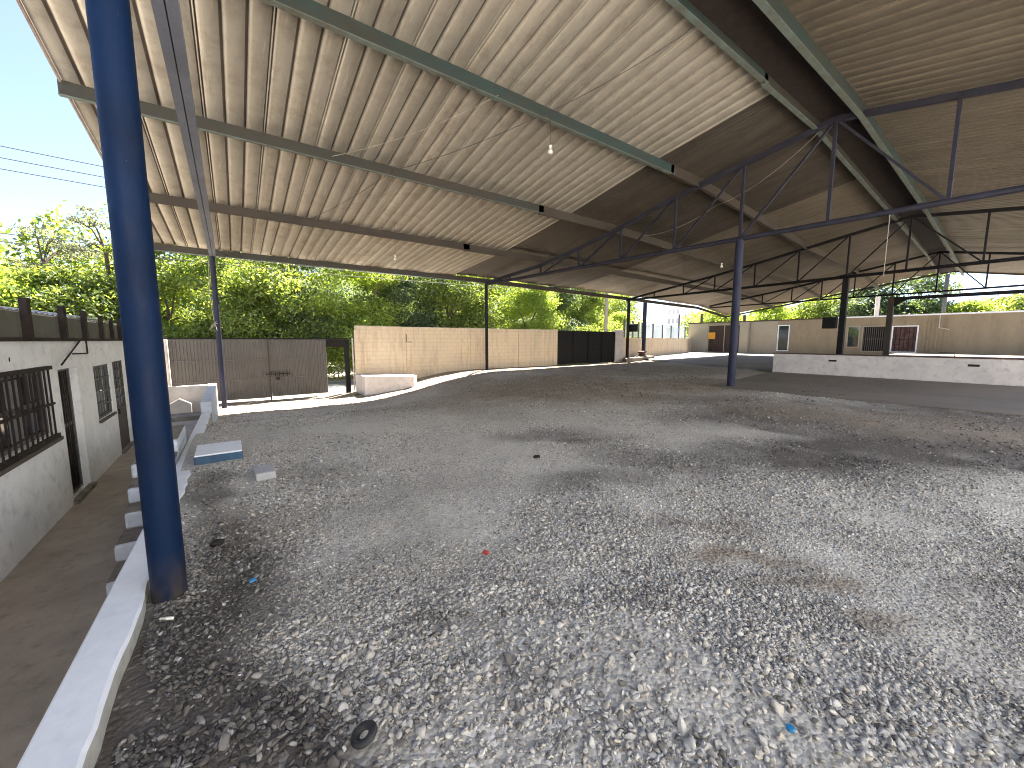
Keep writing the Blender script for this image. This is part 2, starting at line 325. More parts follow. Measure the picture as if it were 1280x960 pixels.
# ------------------------------------------------------------------ terrain functions
def sm(t): t = np.clip(t, 0, 1); return t*t*(3-2*t)
def vnoise(x, y, s, seed=0):
    x = np.asarray(x)*s+seed*17.3; y = np.asarray(y)*s+seed*9.1; xi = np.floor(x); yi = np.floor(y); fx = sm(x-xi); fy = sm(y-yi)
    h = lambda a, b: (np.sin(a*127.1+b*311.7+seed*7.7)*43758.5453) % 1
    return (h(xi, yi)*(1-fx)+h(xi+1, yi)*fx)*(1-fy)+(h(xi, yi+1)*(1-fx)+h(xi+1, yi+1)*fx)*fy
def fbm(x, y, s, seed=0): return sum(vnoise(x, y, s*2**k, seed+k)*.5**k for k in range(4))/1.875
def gz(x, y):
    """yard level: flat gravel that falls away to the street gate on the left"""
    x = np.asarray(x, float); y = np.asarray(y, float)
    sx = sm((11-x)/7.5); sy = sm((y-7.2)/9.5)
    return -.93*sx*sy-.07*sm((y-16)/3)*(1-sx)
# patches on the yard: kind, centre, two half axes, strength
PATCH = [
('d',-.18,2.1,0,1.3,.36,-.18,.9),('d',9.6,.9,1.3,.2,-.2,2.6,1.0),('p',7.3,1.1,.14,.02,-.15,1.3,1.0),('p',7.3,3.3,.18,.05,-.35,1.2,.9),('d',9.3,2.0,1.0,.2,-.3,2.6,1.0),('b',10.5,2.2,1.4,.2,-.3,3.5,.7),('d',-0.30,2.59,-0.08,1.08,0.38,-0.28,0.9),('d',0.10,3.25,0.05,0.78,0.33,-0.24,0.8),('d',-0.33,1.94,-0.03,0.30,0.23,-0.17,1.0),
('d',-0.28,4.98,-0.04,1.10,0.27,-0.19,0.7),('d',0.79,5.11,0.08,0.48,0.48,-0.34,0.3),('d',2.02,1.47,0.11,0.08,0.25,-0.18,0.3),
('d',5.06,2.63,0.89,0.48,1.13,-0.81,0.4),('d',3.43,2.88,0.28,0.24,0.60,-0.43,0.5),('d',4.40,4.73,0.30,0.33,0.87,-0.63,0.5),
('d',4.19,0.12,0.27,0.02,0.23,-0.16,0.4),('d',0.93,1.93,0.06,0.12,0.23,-0.16,0.3),('d',0.98,1.36,0.08,0.11,0.18,-0.13,0.3),
('d',2.41,2.58,0.18,0.19,0.30,-0.22,0.2),('d',8.6,0.9,1.67,0.24,2.9,-2.0,1.0),('d',9.71,3.05,1.26,0.41,2.20,-1.58,0.8),('d',12.5,-.5,3,0,1,-4,1.0),
('d',10.06,5.53,0.82,0.46,1.57,-1.13,0.6),
('p',5.73,0.52,0.65,0.07,0.91,-0.66,0.5),('p',3.07,1.25,0.36,0.16,0.54,-0.39,0.7),('p',2.87,0.62,0.36,0.09,0.47,-0.34,0.6),
('p',6.41,2.38,0.29,0.11,0.58,-0.42,0.5),('p',6.42,1.14,0.24,0.05,0.48,-0.35,0.5),('p',6.53,4.36,0.32,0.21,1.12,-0.81,0.5),
('p',7.21,3.06,0.32,0.14,0.68,-0.49,0.5),('p',2.05,1.85,0.16,0.15,0.38,-0.27,0.5),('p',1.57,7.35,0.09,0.30,0.70,-0.50,1.3),
('p',0.85,10.37,0.08,0.85,0.90,-0.65,0.6),('p',1.41,2.91,0.20,0.40,0.33,-0.24,0.4),('p',2.71,0.18,0.27,0.03,0.28,-0.20,0.5),
('p',1.87,0.44,0.16,0.05,0.16,-0.12,0.4),('p',2.93,4.89,0.36,0.61,0.87,-0.63,0.4),('p',3.17,3.40,0.24,0.26,0.63,-0.46,0.3),
('b',3.02,1.28,0.17,0.08,0.30,-0.21,0.9),('b',2.99,0.82,0.20,0.06,0.21,-0.15,0.9),('b',2.76,0.39,0.11,0.02,0.21,-0.15,0.7),
('b',9.03,6.81,0.90,0.68,0.91,-0.65,1.0),('b',8.08,13.44,1.34,2.23,1.57,-1.13,0.8),('b',9.72,10.50,3.12,3.38,3.80,-2.74,1.0),
('b',13.52,7.76,3.12,1.81,2.14,-1.54,1.0),('b',18,14,5,4,4,-5,1.0),('b',4.66,9.42,0.78,1.57,2.09,-1.50,0.6),('b',0.15,4.00,0.02,0.37,0.35,-0.25,0.4),('b',3.23,1.79,0.12,0.07,0.35,-0.25,0.5)]
def masks(x, y):
    x = np.asarray(x, float); y = np.asarray(y, float); out = {k: np.zeros_like(x) for k in 'dpb'}
    wx = x+(fbm(x, y, 1.1, 3)-.5)*.9; wy = y+(fbm(x, y, 1.1, 11)-.5)*.9
    for k, cx, cy, ux, uy, tx, ty, s in PATCH:
        det = ux*ty-uy*tx; dx = wx-cx; dy = wy-cy
        a = (dx*ty-dy*tx)/det; b = (dy*ux-dx*uy)/det
        q = np.sqrt(a*a+b*b); out[k] = np.maximum(out[k], s*sm((1.6-q)/1.25))
    n = fbm(x, y, 2.3, 5); n2 = fbm(x, y, .7, 23)
    d = np.clip(out['d']*(.5+1.1*n), 0, 1); D2 = sm((x-7.5-.5*(fbm(x, y, .9, 61)-.5))/.25)*sm((6.2-y)/2.5)*sm((13-x)/4); d = np.maximum(d, .8*D2*(.75+.5*n)); p = np.clip(out['p']*(.6+.8*n)+.4*sm((n2-.50)/.2), 0, 1)*(1-d); b = np.clip(out['b']*(.6+.8*n), 0, 1)
    d = np.clip(d+.2*sm((.40-n2)/.15), 0, 1)
    return d, p, b

# ------------------------------------------------------------------ ground
xs = np.unique(np.concatenate([np.arange(-.6, 8, .07), np.arange(8, 26, .2), np.arange(26, 52, 1.0), [-.6], np.arange(-2.3, -.6, .2)]))
ys = np.unique(np.concatenate([np.arange(-6, 0, .4), np.arange(0, 8, .07), np.arange(8, 19.7, .15), np.arange(19.7, 30, .8)]))
GX, GY = np.meshgrid(xs, ys); d_, p_, b_ = masks(GX, GY)
b2 = np.clip(b_+.8*sm((14-GX)/6)*sm((GY-14)/3)+.9*sm((GY-15.6)/1.2), 0, 1)
GZ = gz(GX, GY)+(fbm(GX, GY, .8, 2)-.5)*.06+(fbm(GX, GY, 4, 8)-.5)*.025
V = np.stack([GX, GY, GZ], -1).reshape(-1, 3); nx, ny = len(xs), len(ys)
ii, jj = np.meshgrid(np.arange(nx-1), np.arange(ny-1)); i0 = (jj*nx+ii).ravel(); Q = np.stack([i0, i0+1, i0+1+nx, i0+nx], 1)
cx = V[Q][:, :, 0].mean(1); cy = V[Q][:, :, 1].mean(1)
yard_edge_y = np.where(cx < 23.7, 19.4, 20.5+(cx-23.7)*.3)
keep = ~((cx < -.58) & (cy < 17.0)) & (cy < yard_edge_y) & (cx < 51)
attr = np.stack([d_, p_, b2, np.ones_like(d_)], -1).reshape(-1, 4)
o = np_mesh('gravel_ground', V, Q[keep], MAT['gravel_bed'], attr=attr, smooth=True); o['kind'] = 'structure'
MB().add([(-400, -400, -1.0), (500, -400, -1.0), (500, 500, -1.0), (-400, 500, -1.0)], [(0, 1, 2, 3)]).build('ground', 'earth', kind='structure')
MB().add([(-60, 20.9, -.985), (60, 22.0, -.985), (60, 27, -.985), (-60, 24.8, -.985)], [(0, 1, 2, 3)]).build('road', 'street', kind='structure')
MB().box(-2.05, -.6, -4, 17.05, -1.0, -.85).build('walkway', 'walk', kind='structure')
# concrete floors of the shed
MB().add([(13.55, -5, .03), (21.8, -5, .03), (21.85, 8.3, .03), (16.0, 7.3, .03), (13.3, 6.9, .03)] + [(13.55, -5, -.1), (21.8, -5, -.1), (21.85, 8.3, -.1), (16.0, 7.3, -.1), (13.3, 6.9, -.1)],
    [(0, 1, 2, 3, 4), (0, 4, 9, 5), (4, 3, 8, 9), (3, 2, 7, 8)]).build('concrete_floor', 'slab', kind='structure')
MB().add([(22.3, 8.2, .02), (50, 8.2, .02), (50, 29, .02), (46, 27.0, .02), (31, 22.7, .02), (28.2, 20.0, .02), (24.5, 14.0, .02)], [(0, 1, 2, 3, 4, 5, 6)]).build('concrete_yard_floor', 'slab_pale', kind='structure')
MB().add([(21.9, -8, .42), (50, -8, .42), (50, 8.2, .42), (21.9, 8.2, .42)], [(0, 1, 2, 3)]).build('raised_floor', 'slab_pale', kind='structure')

# ------------------------------------------------------------------ crushed stones (real geometry)
def ico(sub):
    import bmesh
    bm = bmesh.new(); bmesh.ops.create_icosphere(bm, subdivisions=sub, radius=1)
    v = np.array([x.co[:] for x in bm.verts]); f = np.array([[q.index for q in p.verts] for p in bm.faces]); bm.free(); return v, f
def stones(pos, size, sub, nvar=14):
    v0, f0 = ico(sub); vs_, fs = [], []; base = 0
    which = rng.integers(0, nvar, len(pos))
    for k in range(nvar):
        idx = np.where(which == k)[0]
        if not len(idx): continue
        vv = v0.copy()
        for _ in range(11):   # chip facets off
            nrm = rng.normal(size=3); nrm /= np.linalg.norm(nrm); c = rng.uniform(.38, .72); dd = vv@nrm; vv -= np.outer(np.clip(dd-c, 0, None), nrm)
        vv *= np.array([1, rng.uniform(.6, .9), rng.uniform(.4, .7)]); vv += rng.normal(0, .04, vv.shape)
        n = len(idx); yaw = rng.uniform(0, 6.28, n); ti = rng.normal(0, .35, n); tj = rng.normal(0, .35, n)
        c, s_ = np.cos(yaw), np.sin(yaw)
        X = vv[None, :, 0]*c[:, None]-vv[None, :, 1]*s_[:, None]; Y = vv[None, :, 0]*s_[:, None]+vv[None, :, 1]*c[:, None]; Z = np.repeat(vv[None, :, 2], n, 0)
        Z2 = Z+X*np.sin(ti)[:, None]+Y*np.sin(tj)[:, None]
        P = np.stack([X, Y, Z2], -1)*size[idx][:, None, None]; P += pos[idx][:, None, :]; P[:, :, 2] += size[idx][:, None]*.22
        vs_.append((P.reshape(-1, 3), idx)); fs.append((f0[None]+(np.arange(n)*len(v0))[:, None, None]).reshape(-1, 3)+base); base += n*len(v0)
    Vv = np.concatenate([a for a, _ in vs_]); own = np.concatenate([np.repeat(i, len(v0)) for _, i in vs_]); return Vv, np.concatenate(fs), own
def scatter(n, r0, r1, smin, smax, sub, name, a0=-8, a1=100, dens_pow=1.0):
    r = (rng.uniform(r0**1.4, r1**1.4, n))**(1/1.4); a = np.radians(rng.uniform(a0 if r1 > 2.2 else -12, a1 if r1 > 2.2 else 115, n)); x = r*np.cos(a); y = r*np.sin(a)
    d, p, b = masks(x, y); cl = fbm(x, y, 1.6, 31)
    pr = np.clip((1-.90*p-.6*b*(r < 7))*(1-.65*d*(r > 6))*(.22+1.1*sm((cl-.32)/.3)), .05, 1)
    k = (rng.uniform(size=n) < pr) & (x > -.47) & (x < 23) & (np.hypot(x-.33, y-1.46) > .075) & (np.hypot(x-1.74, y-.49) > .03) & (np.hypot(x-.235, y-5.37) > .2) & (y < 19.2) & ~((x > 13.4) & (y < 7.2)) & ~((abs(x+.2) < .35) & (abs(y-6.75) < .45))
    x, y, d, b = x[k], y[k], d[k], b[k]; cl = cl[k]
    z = gz(x, y)+(fbm(x, y, .8, 2)-.5)*.06+(fbm(x, y, 4, 8)-.5)*.025
    big = sm((fbm(x, y, .9, 47)-.3)/.4)
    size = smin+(smax-smin)*rng.beta(1.0, 4.2, len(x))*(.45+1.15*big)
    Vv, Ff, own = stones(np.stack([x, y, z], 1), size, sub)
    at = np.stack([d[own], 0*d[own], b[own], np.ones(len(own))], 1)
    o = np_mesh(name, Vv, Ff, MAT['stone'], attr=at); return props(o, kind='stuff')
o = scatter(30000, .9, 2.1, .007, .031, 2, 'crushed_stone'); props(o, 'coarse loose grey stone at the very front of the yard', 'gravel')
o = scatter(76000, 2.1, 3.6, .007, .029, 1, 'crushed_stone'); props(o, 'loose grey crushed stone lying thick over the near part of the yard', 'gravel')
o = scatter(120000, 3.6, 8.0, .008, .030, 1, 'crushed_stone'); props(o, 'grey crushed stone thinning out across the middle of the yard', 'gravel')
o = scatter(90000, 8.0, 21, .014, .042, 1, 'crushed_stone'); props(o, 'fine brownish grey stone scattered over the far yard towards the gates', 'gravel')

# leaf litter on the brown ground
n = 2600; x = rng.uniform(7, 22, n); y = rng.uniform(3, 18, n); k = fbm(x, y, .9, 77) > .5; x, y = x[k], y[k]; n = len(x)
z = gz(x, y)+.03; an = rng.uniform(0, 6.28, n); l = rng.uniform(.018, .045, n)
dx = np.stack([np.cos(an)*l, np.sin(an)*l, rng.normal(0, .01, n)], 1); dy = np.stack([-np.sin(an)*l*.5, np.cos(an)*l*.5, rng.normal(0, .012, n)], 1); c = np.stack([x, y, z], 1)
Vv = np.stack([c-dx, c-dy, c+dx, c+dy], 1).reshape(-1, 3)
ml = worn('dry_leaf', (.14, .09, .055), (.08, .055, .035), rough=.8, scale=9)
o = np_mesh('leaf_litter', Vv, np.arange(n*4).reshape(-1, 4), ml); props(o, 'dry brown leaf litter strewn over the far gravel', 'leaf litter', kind='stuff')

# ------------------------------------------------------------------ the shed
KN = [0, .15, .245, .30, .45, .73, 1.0]
PROF1 = [(4.1, 8.0), (6.36, 7.5), (7.75, 7.2), (8.5, 7.02), (11.1, 6.33), (14.65, 5.55), (18.8, 4.95)]
def lin(y0, z0, y1, z1, bow=0): return [(y0+(y1-y0)*k, z0+(z1-z0)*k+bow*math.sin(math.pi*k)) for k in [(p[0]-4.1)/14.7 for p in PROF1]]
SEC = [(lambda Y: -2.58+.036*Y, PROF1, (.3, 7.47)),  # near slope ends short, out of view, to let more sky light in
       (lambda Y: 14.9-.17*Y, PROF1, (.3, 7.47)),
       (lambda Y: 24.1+.08*Y, lin(4.1, 7.2, 20.2, 4.95), (.3,6.6)),
       (lambda Y: 38.0+0*Y, lin(5.0, 7.5, 21.3, 4.9), (.3,6.6)),
       (lambda Y: 46.0+0*Y, lin(5.3, 6.95, 22.2, 4.25), (.3,5.95))]
KV = [(p[0]-4.1)/14.7 for p in PROF1]
def sec_pt(i, v):
    fx, pr_, en = SEC[i]
    if v >= 0:
        Y = np.interp(v, KV, [p[0] for p in pr_]); Z = np.interp(v, KV, [p[1] for p in pr_])
    else:
        y0, z0 = pr_[0]; Y = y0+(en[0]-y0)*(-v); Z = z0+(en[1]-z0)*(-v)
    return Vector((fx(Y), Y, Z))
def roof(u, v):
    i = min(int(u), 3); k = u-i; return sec_pt(i, v).lerp(sec_pt(i+1, v), k)
def vy(Y): return (Y-4.1)/14.7
shed = thing('open_shed', (13.9, 6.4, 0), 'large open sided metal shed with corrugated pitched roof on blue posts over the gravel yard', 'shed')
def sheet(u0, u1, v0, v1, count, name, mat, label=None, h=.05, prof='trap', vn=None, lift=0):
    vl = [v0+(v1-v0)*k/12 for k in range(13)]
    for kv in KV:
        if min(v0, v1) < kv < max(v0, v1): vl.append(kv)
    vl = sorted(set(vl)); cols = []
    for r in range(count):
        P = [(0, 0), (.67, 0), (.68, h), (.80, h), (.88, 0)] if prof == 'trap' else [(k/6, h*.5*(1-math.cos(2*math.pi*k/6))) for k in range(6)]
        if prof == 'trap' and r % 3 == 2: P = [(0, 0), (.66, 0), (.665, .05), (.71, .05), (.74, 0), (.79, 0), (.795, .05), (.84, .05), (.87, 0)]
        jit = rng.normal(0, .003)
        cols += [((r+a)/count, b+jit) for a, b in P]
    cols.append((1, 0)); V = []; wav = rng.uniform(0, 6)
    for a, b in cols:
        for v in vl:
            p = roof(u0+(u1-u0)*a, v); V.append((p.x, p.y, p.z+b+lift+.003*math.sin(v*9+a*40+wav)))
    V = np.array(V); m_ = len(vl); n_ = len(cols); i, j = np.meshgrid(np.arange(n_-1), np.arange(m_-1)); i0 = (i*m_+j).ravel()
    o = np_mesh(name, V, np.stack([i0, i0+1, i0+1+m_, i0+m_], 1), MAT[mat], shed, off=ORIGIN[shed.name])
    if prof == 'trap':   # shade painted into rib tops and rising sides by a darker material
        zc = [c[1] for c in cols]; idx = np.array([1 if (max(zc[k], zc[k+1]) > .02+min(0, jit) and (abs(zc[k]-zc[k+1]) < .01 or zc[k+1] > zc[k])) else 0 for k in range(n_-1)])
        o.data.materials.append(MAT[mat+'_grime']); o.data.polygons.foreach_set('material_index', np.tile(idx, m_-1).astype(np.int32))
    if label: o['label'] = label
    return o
ext = vy(19.45)
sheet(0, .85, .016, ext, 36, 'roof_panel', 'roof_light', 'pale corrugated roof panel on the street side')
sheet(.835, 1.5, .016, ext, 66, 'roof_panel', 'roof_dark', 'dark stained corrugated roof panel above the middle truss', prof='sin', h=.03, lift=.075)
sheet(1.485, 4.0, .016, ext, 130, 'roof_panel', 'roof_brown', 'brownish corrugated roof panel at the far end', prof='sin', h=.035, lift=.12)
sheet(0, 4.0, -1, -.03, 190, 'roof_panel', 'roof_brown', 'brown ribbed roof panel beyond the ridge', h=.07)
# ridge cap
mb = MB(); us = np.linspace(0, 4, 33)
for a, b in zip(us[:-1], us[1:]):
    up = Vector((0, 0, .20))
    for v0, v1 in ((-.12, 0), (0, .10)):
        p = [roof(a, v0), roof(b, v0), roof(b, v1), roof(a, v1)]; q = [x+up for x in p]; mb.hexa(q, [x+Vector((0, 0, .004)) for x in q])
mb.build('ridge_cap', 'dark_steel', shed)
mb = MB()
for a, b in zip(us[:-1], us[1:]):
    dn = Vector((0, 0, -.012))
    p = [roof(a, -.045)+dn, roof(b, -.045)+dn, roof(b, .034)+dn, roof(a, .034)+dn]; mb.hexa(p, [x+Vector((0, 0, .006)) for x in p])
mb.build('ridge_underside', 'rust_black', shed)
# barge trim down the open left edge
mb = MB(); vv_ = [-1, -.5, 0]+KV[1:]+[ext]
for a, b in zip(vv_[:-1], vv_[1:]): mb.beam(roof(0, a)+Vector((-.02, 0, .0)), roof(0, b)+Vector((-.02, 0, .0)), .035, .10, over=.01)
mb.build('edge_trim', 'rust_trim', shed)
mb = MB()
for a, b in zip(vv_[:-1], vv_[1:]): mb.beam(roof(4, a)+Vector((.02, 0, -.03)), roof(4, b)+Vector((.02, 0, -.03)), .05, .16, over=.01)
mb.build('gable_trim', 'brown_purlin', shed, label='long brown rafter along the far gable edge')

def purlin(Y, u0, u1, mat, dep=.22, wd=.07, drop=0, vneg=None, side=-1, label=None):
    """C section: web facing the ridge, flange lips below"""
    v = vneg if vneg is not None else vy(Y); k = [u0]+[i for i in range(1, 4) if u0 < i < u1]+[u1]
    mb = MB(); 
    for a, b in zip(k[:-1], k[1:]):
        p = roof(a, v)-Vector((0, 0, dep/2+.004+drop)); q = roof(b, v)-Vector((0, 0, dep/2+.004+drop)); n = max(1, int((q-p).length/3))
        for s_ in range(n):
            P = p.lerp(q, s_/n); Qq = p.lerp(q, (s_+1)/n)
            mb.beam(P, Qq, wd*.55, dep)
    o = mb.build('purlin', mat, shed, label=label); lp = MB()
    for a, b in zip(k[:-1], k[1:]):
        p = roof(a, v)-Vector((0, 0, dep+.012+drop)); q = roof(b, v)-Vector((0, 0, dep+.012+drop)); lp.beam(p, q, wd*1.3, .018)
    lp.build('flange', 'lip' if mat != 'brown_purlin' else 'brown_purlin', o); return o
purlin(18.75, -.008, 1, 'green_purlin'); purlin(18.75, 1, 3.98, 'brown_purlin')
purlin(14.65, -.008, .72, 'brown_purlin', .23); purlin(14.65, .70, 3.98, 'brown_purlin', .26, drop=.01)
purlin(11.1, -.004, .76, 'green_purlin', .25); purlin(11.1, .745, 3.98, 'brown_purlin', .29, drop=.01)
purlin(7.75, -.012, .90, 'teal_purlin', .28, .09); purlin(7.75, .89, 3.98, 'brown_purlin', .31, .09, drop=.01)
purlin(4.62, 0, .80, 'teal_purlin', .20, .09); purlin(4.62, .79, 3.98, 'green_purlin', .24, .09, drop=.01)
purlin(0, 0, 3.98, 'teal_purlin', .34, .10, vneg=-.12)
for vn in (-.97,): purlin(0, 0, 3.98, 'brown_purlin', .22, vneg=vn)

# trusses
def truss(fx, bot, top, ys_, apexY, mat, wd, r, end, label, ridge, eave):
    """fx(Y)->X, bot(Y)->z, top(Y)->z; posts of the web at ys_"""
    t_ = MB(); P = lambda Y, z: Vector((fx(Y), Y, z))
    tr = MB(); yl = [eave]+ys_+[end]
    for a, b in zip(yl[:-1], yl[1:]): tr.beam(P(a, top(a)), P(b, top(b)), wd, wd*1.2, over=.01)
    o = tr.build('truss', mat, shed, label=label)
    b_ = MB()
    for a, b in zip(yl[:-1], yl[1:]): b_.tube([P(a, bot(a)), P(b, bot(b))], r, 10)
    b_.build('bottom_chord', mat, o)
    for i, y in enumerate(ys_):
        MB().beam(P(y, bot(y)), P(y, top(y)), wd*.62, wd*.62, up=(0, 1, 0)).build('upright', mat, o)
    apex_i = min(range(len(ys_)), key=lambda k: abs(ys_[k]-apexY))
    for i in range(len(ys_)-1):
        if i < 1: continue
        y0, y1 = ys_[i], ys_[i+1]
        if i+1 <= apex_i: a, b = P(y1, top(y1)), P(y0, bot(y0))
        else: a, b = P(y0, top(y0)), P(y1, bot(y1))
        MB().beam(a, b, wd*.5, wd*.5, up=(0, 1, 0) if abs((b-a).normalized().y) < .9 else (0, 0, 1)).build('brace', mat, o)
    return o
T1X = lambda Y: 14.9-.17*Y
t1t = lambda Y: float(np.interp(Y, [-5, 1, 1.9, 4.2, 6.4, 8.5, 10.7, 12.6, 14.83, 18.7], [6.4, 7.31, 7.42, 7.74, 7.22, 6.74, 6.09, 5.62, 5.15, 4.72]))
t1b = lambda Y: float(np.interp(Y, [-5, 1, 18.7], [5.1, 5.0, 4.66]))
truss(T1X, t1b, t1t, [16.9, 14.83, 12.65, 10.67, 8.53, 6.40, 4.18, 1.89], 4.2, 'truss_paint', .125, .078, -.6, 'nearest blue grey truss crossing the yard', 4.2, 18.75)
T2X = lambda Y: 24.1+.08*Y
t2t = lambda Y: float(np.interp(Y, [-5, 1.2, 4.3, 8.5, 12, 20.2], [5.5, 6.45, 6.95, 6.28, 5.75, 4.75]))
t2b = lambda Y: float(np.interp(Y, [-5, 20.2], [4.6, 4.72]))
truss(T2X, t2b, t2t, [17.6, 15.2, 13, 10.6, 8.4, 6.3, 4.2, 2.0], 4.3, 'dark_steel', .11, .075, -.6, 'second darker truss resting on the low white wall post', 4.2, 20.2)
T3X = lambda Y: 38.0
t3t = lambda Y: float(np.interp(Y, [-5, 1.6, 5.0, 9, 13.2, 20], [5.3, 6.6, 7.3, 6.6, 5.86, 4.85]))
t3b = lambda Y: float(np.interp(Y, [-5, 20], [4.82, 4.7]))
truss(T3X, t3b, t3t, [17.6, 15.4, 13.2, 11.2, 9.2, 7.1, 5.0, 2.9], 5, 'dark_steel', .12, .06, -.6, 'far dark green truss in front of the gable opening', 5, 20)
MB().beam((38, 6.95, 4.47), (38, -1.5, 4.42), .12, .22).build('cross_beam', 'dark_steel', shed)
MB().add([(38, 6.95, 4.4), (38, 6.3, 4.4), (38, 6.95, 3.9), (38.05, 6.95, 4.4), (38.05, 6.3, 4.4), (38.05, 6.95, 3.9)], [(0, 1, 2), (5, 4, 3), (0, 3, 4, 1), (1, 4, 5, 2), (2, 5, 3, 0)]).build('gusset', 'dark_steel', shed)
# rafter over the corridor edge
rf = MB()
for a in (-.052, .052): rf.beam((-.29+a, 18.0, 4.66), (-.265+a, .4, 4.66), .092, .16, over=.05)
rf.build('rafter', 'rafter_grey', shed, label='paired channel rafter running overhead beside the big blue column')

def column(x, y, z0, z1, r, mat, label, r2=None, sq=False, lean=(0, 0)):
    mb = MB()
    if sq: mb.box(x-r, x+r, y-r, y+r, z0, z1)
    else: mb.tube([(x, y, z0), (x+lean[0]*.5, y+lean[1]*.5, (z0+z1)/2), (x+lean[0], y+lean[1], z1)], r, 28, r2)
    return mb.build('column', mat, shed, smooth=not sq, label=label)
column(-.41, 3.14, -.12, 7.75, .088, 'blue_paint', 'thick deep blue round column nearest the camera')
column(-.31, 18.0, -1.05, 4.60, .085, 'indigo_paint', 'slim blue column beside the street gate')
column(11.72, 18.72, -.2, 4.64, .085, 'dark_steel', 'slim dark column against the peach wall')
column(13.83, 6.4, -.1, 4.86, .125, 'indigo_paint', 'blue column at the corner of the concrete floor')
column(25.72, 20.0, -.15, 4.70, .12, 'dark_steel', 'dark column right of the black gate')
column(29.9, 21.5, -.1, 4.98, .17, 'indigo_paint', 'leaning blue column with rusty foot near the junk')
column(24.62, 6.3, 0, 4.6, .115, 'dark_steel', 'dark square column rising behind the low white wall', sq=True)
column(38.0, 7.1, .4, 4.6, .15, 'brown_purlin', 'rusty column under the cross beam', sq=True)
column(50.6, 22.3, 3.6, 4.6, .13, 'grey_steel', 'short grey post on top of the cream building wall', sq=True)
column(50.6, 27.6, 3.6, 5.0, .13, 'grey_steel', 'short grey post above the brown slatted door', sq=True)
column(51.0, 6.1, 3.6, 7.3, .12, 'grey_steel', 'slim column under the far gable peak', sq=True)
column(15.0, -.45, -.1, 7.0, .12, 'indigo_paint', 'blue column at the near edge of the roof')
column(24.1, -.6, 0, 6.1, .12, 'dark_steel', 'dark column at the near edge of the roof')
# cable strung from the purlins
def cable(pts, r, mat, sag=.2, n=10):
    out = []
    for a, b in zip(pts[:-1], pts[1:]):
        a = Vector(a); b = Vector(b)
        for k in range(n): t = k/n; out.append(a.lerp(b, t)-Vector((0, 0, sag*4*t*(1-t))))
    out.append(Vector(pts[-1])); return MB().tube(out, r, 5)
cb_ = cable([roof(.30, vy(14.6))-Vector((0, 0, .1)), roof(.40, vy(11))-Vector((0, 0, .18)), roof(.55, vy(7.7))-Vector((0, 0, .25)), roof(.62, vy(4.7))-Vector((0, 0, .15))], .006, 'wire', .10)
cb_.build('cable', 'wire', shed)
cable([roof(.30, vy(11))-Vector((0, 0, .2)), roof(.47, vy(7.7))-Vector((0, 0, .25))], .006, 'wire', .15).build('cable', 'pale_wire', shed)
cable([roof(1.1, vy(10.6))-Vector((0, 0, .5)), roof(1.1, vy(7.7))-Vector((0, 0, .7)), roof(1.0, vy(4.6))-Vector((0, 0, .4))], .006, 'wire', .25).build('cable', 'pale_wire', shed)
cable([(14.4, 2.9, 4.95), (14.4, 2.9, 3.3)], .008, 'wire', 0).build('cord', 'pale_wire', shed)

# hanging bulbs
def bulb(x, y, ztop, z, label, s=1.0):
    b = thing('hanging_bulb', (x, y, z), label, 'light bulb', 'bare bulbs hanging under the roof')
    MB().tube([(x, y, z+.16*s), (x, y, ztop)], .004, 6).build('cord', 'wire', b)
    MB().lathe((x, y, z), [(.012*s, .165*s), (.032*s, .155*s), (.030*s, .125*s), (.018*s, .11*s), (.018*s, .10*s)], 16).build('socket', 'white_plastic', b, smooth=True)
    MB().lathe((x, y, z), [(.014*s, .10*s), (.022*s, .09*s), (.042*s, .06*s), (.047*s, .035*s), (.038*s, .01*s), (.012*s, 0)], 18).build('bulb', 'white_plastic', b, smooth=True)
bulb(6.3, 7.24, 7.2, 5.86, 'bare white bulb with socket hanging under the pale roof above mid yard', 1.25)
bulb(4.95, 13.95, 5.75, 4.40, 'small bare bulb hanging low beside the street side eave', 1.1)
bulb(18.3, 9.2, 6.3, 4.85, 'bare bulb on long cord beyond the nearest truss', 1.3)

# ------------------------------------------------------------------ left low building (wall at x=-2.05)
WX = -2.05
bld = thing('low_house', (-3.6, 8, -.85), 'low white rendered building with barred openings along the sunken walkway', 'building')
def wall_with_holes(x0, x1, y0, y1, z0, z1, holes, name, mat, parent):
    """wall in the YZ plane with rectangular openings (ya,yb,za,zb)"""
    ycs = sorted({y0, y1, *[h[0] for h in holes], *[h[1] for h in holes]}); mb = MB()
    for a, b in zip(ycs[:-1], ycs[1:]):
        hs = sorted([h for h in holes if h[0] <= a and h[1] >= b], key=lambda h: h[2]); z = z0
        for h in hs:
            if h[2] > z: mb.box(x0, x1, a, b, z, h[2])
            z = h[3]
        if z < z1: mb.box(x0, x1, a, b, z, z1)
    return mb.build(name, mat, parent)
H_W1 = (3.6, 8.02, .33, 1.2); H_D1 = (8.42, 9.3, -.85, 1.17); H_W2 = (10.22, 11.35, .12, 1.12); H_D2 = (11.65, 12.65, -.85, 1.14)
wall_with_holes(WX-.14, WX, -4, 13.3, -1.0, 1.58, [H_W1, H_D1, H_W2, H_D2], 'wall', 'corridor_white', bld)
MB().box(-5.5, WX-.19, 13.1, 13.29, -1, 1.58).build('wall', 'corridor_white', bld)
MB().box(-3.2, -3.15, -4, 13.1, -1, 1.55).build('wall', 'gate_dark', bld, label='interior back wall with dimness painted in as near black')  # near-black colour stands for the unlit room
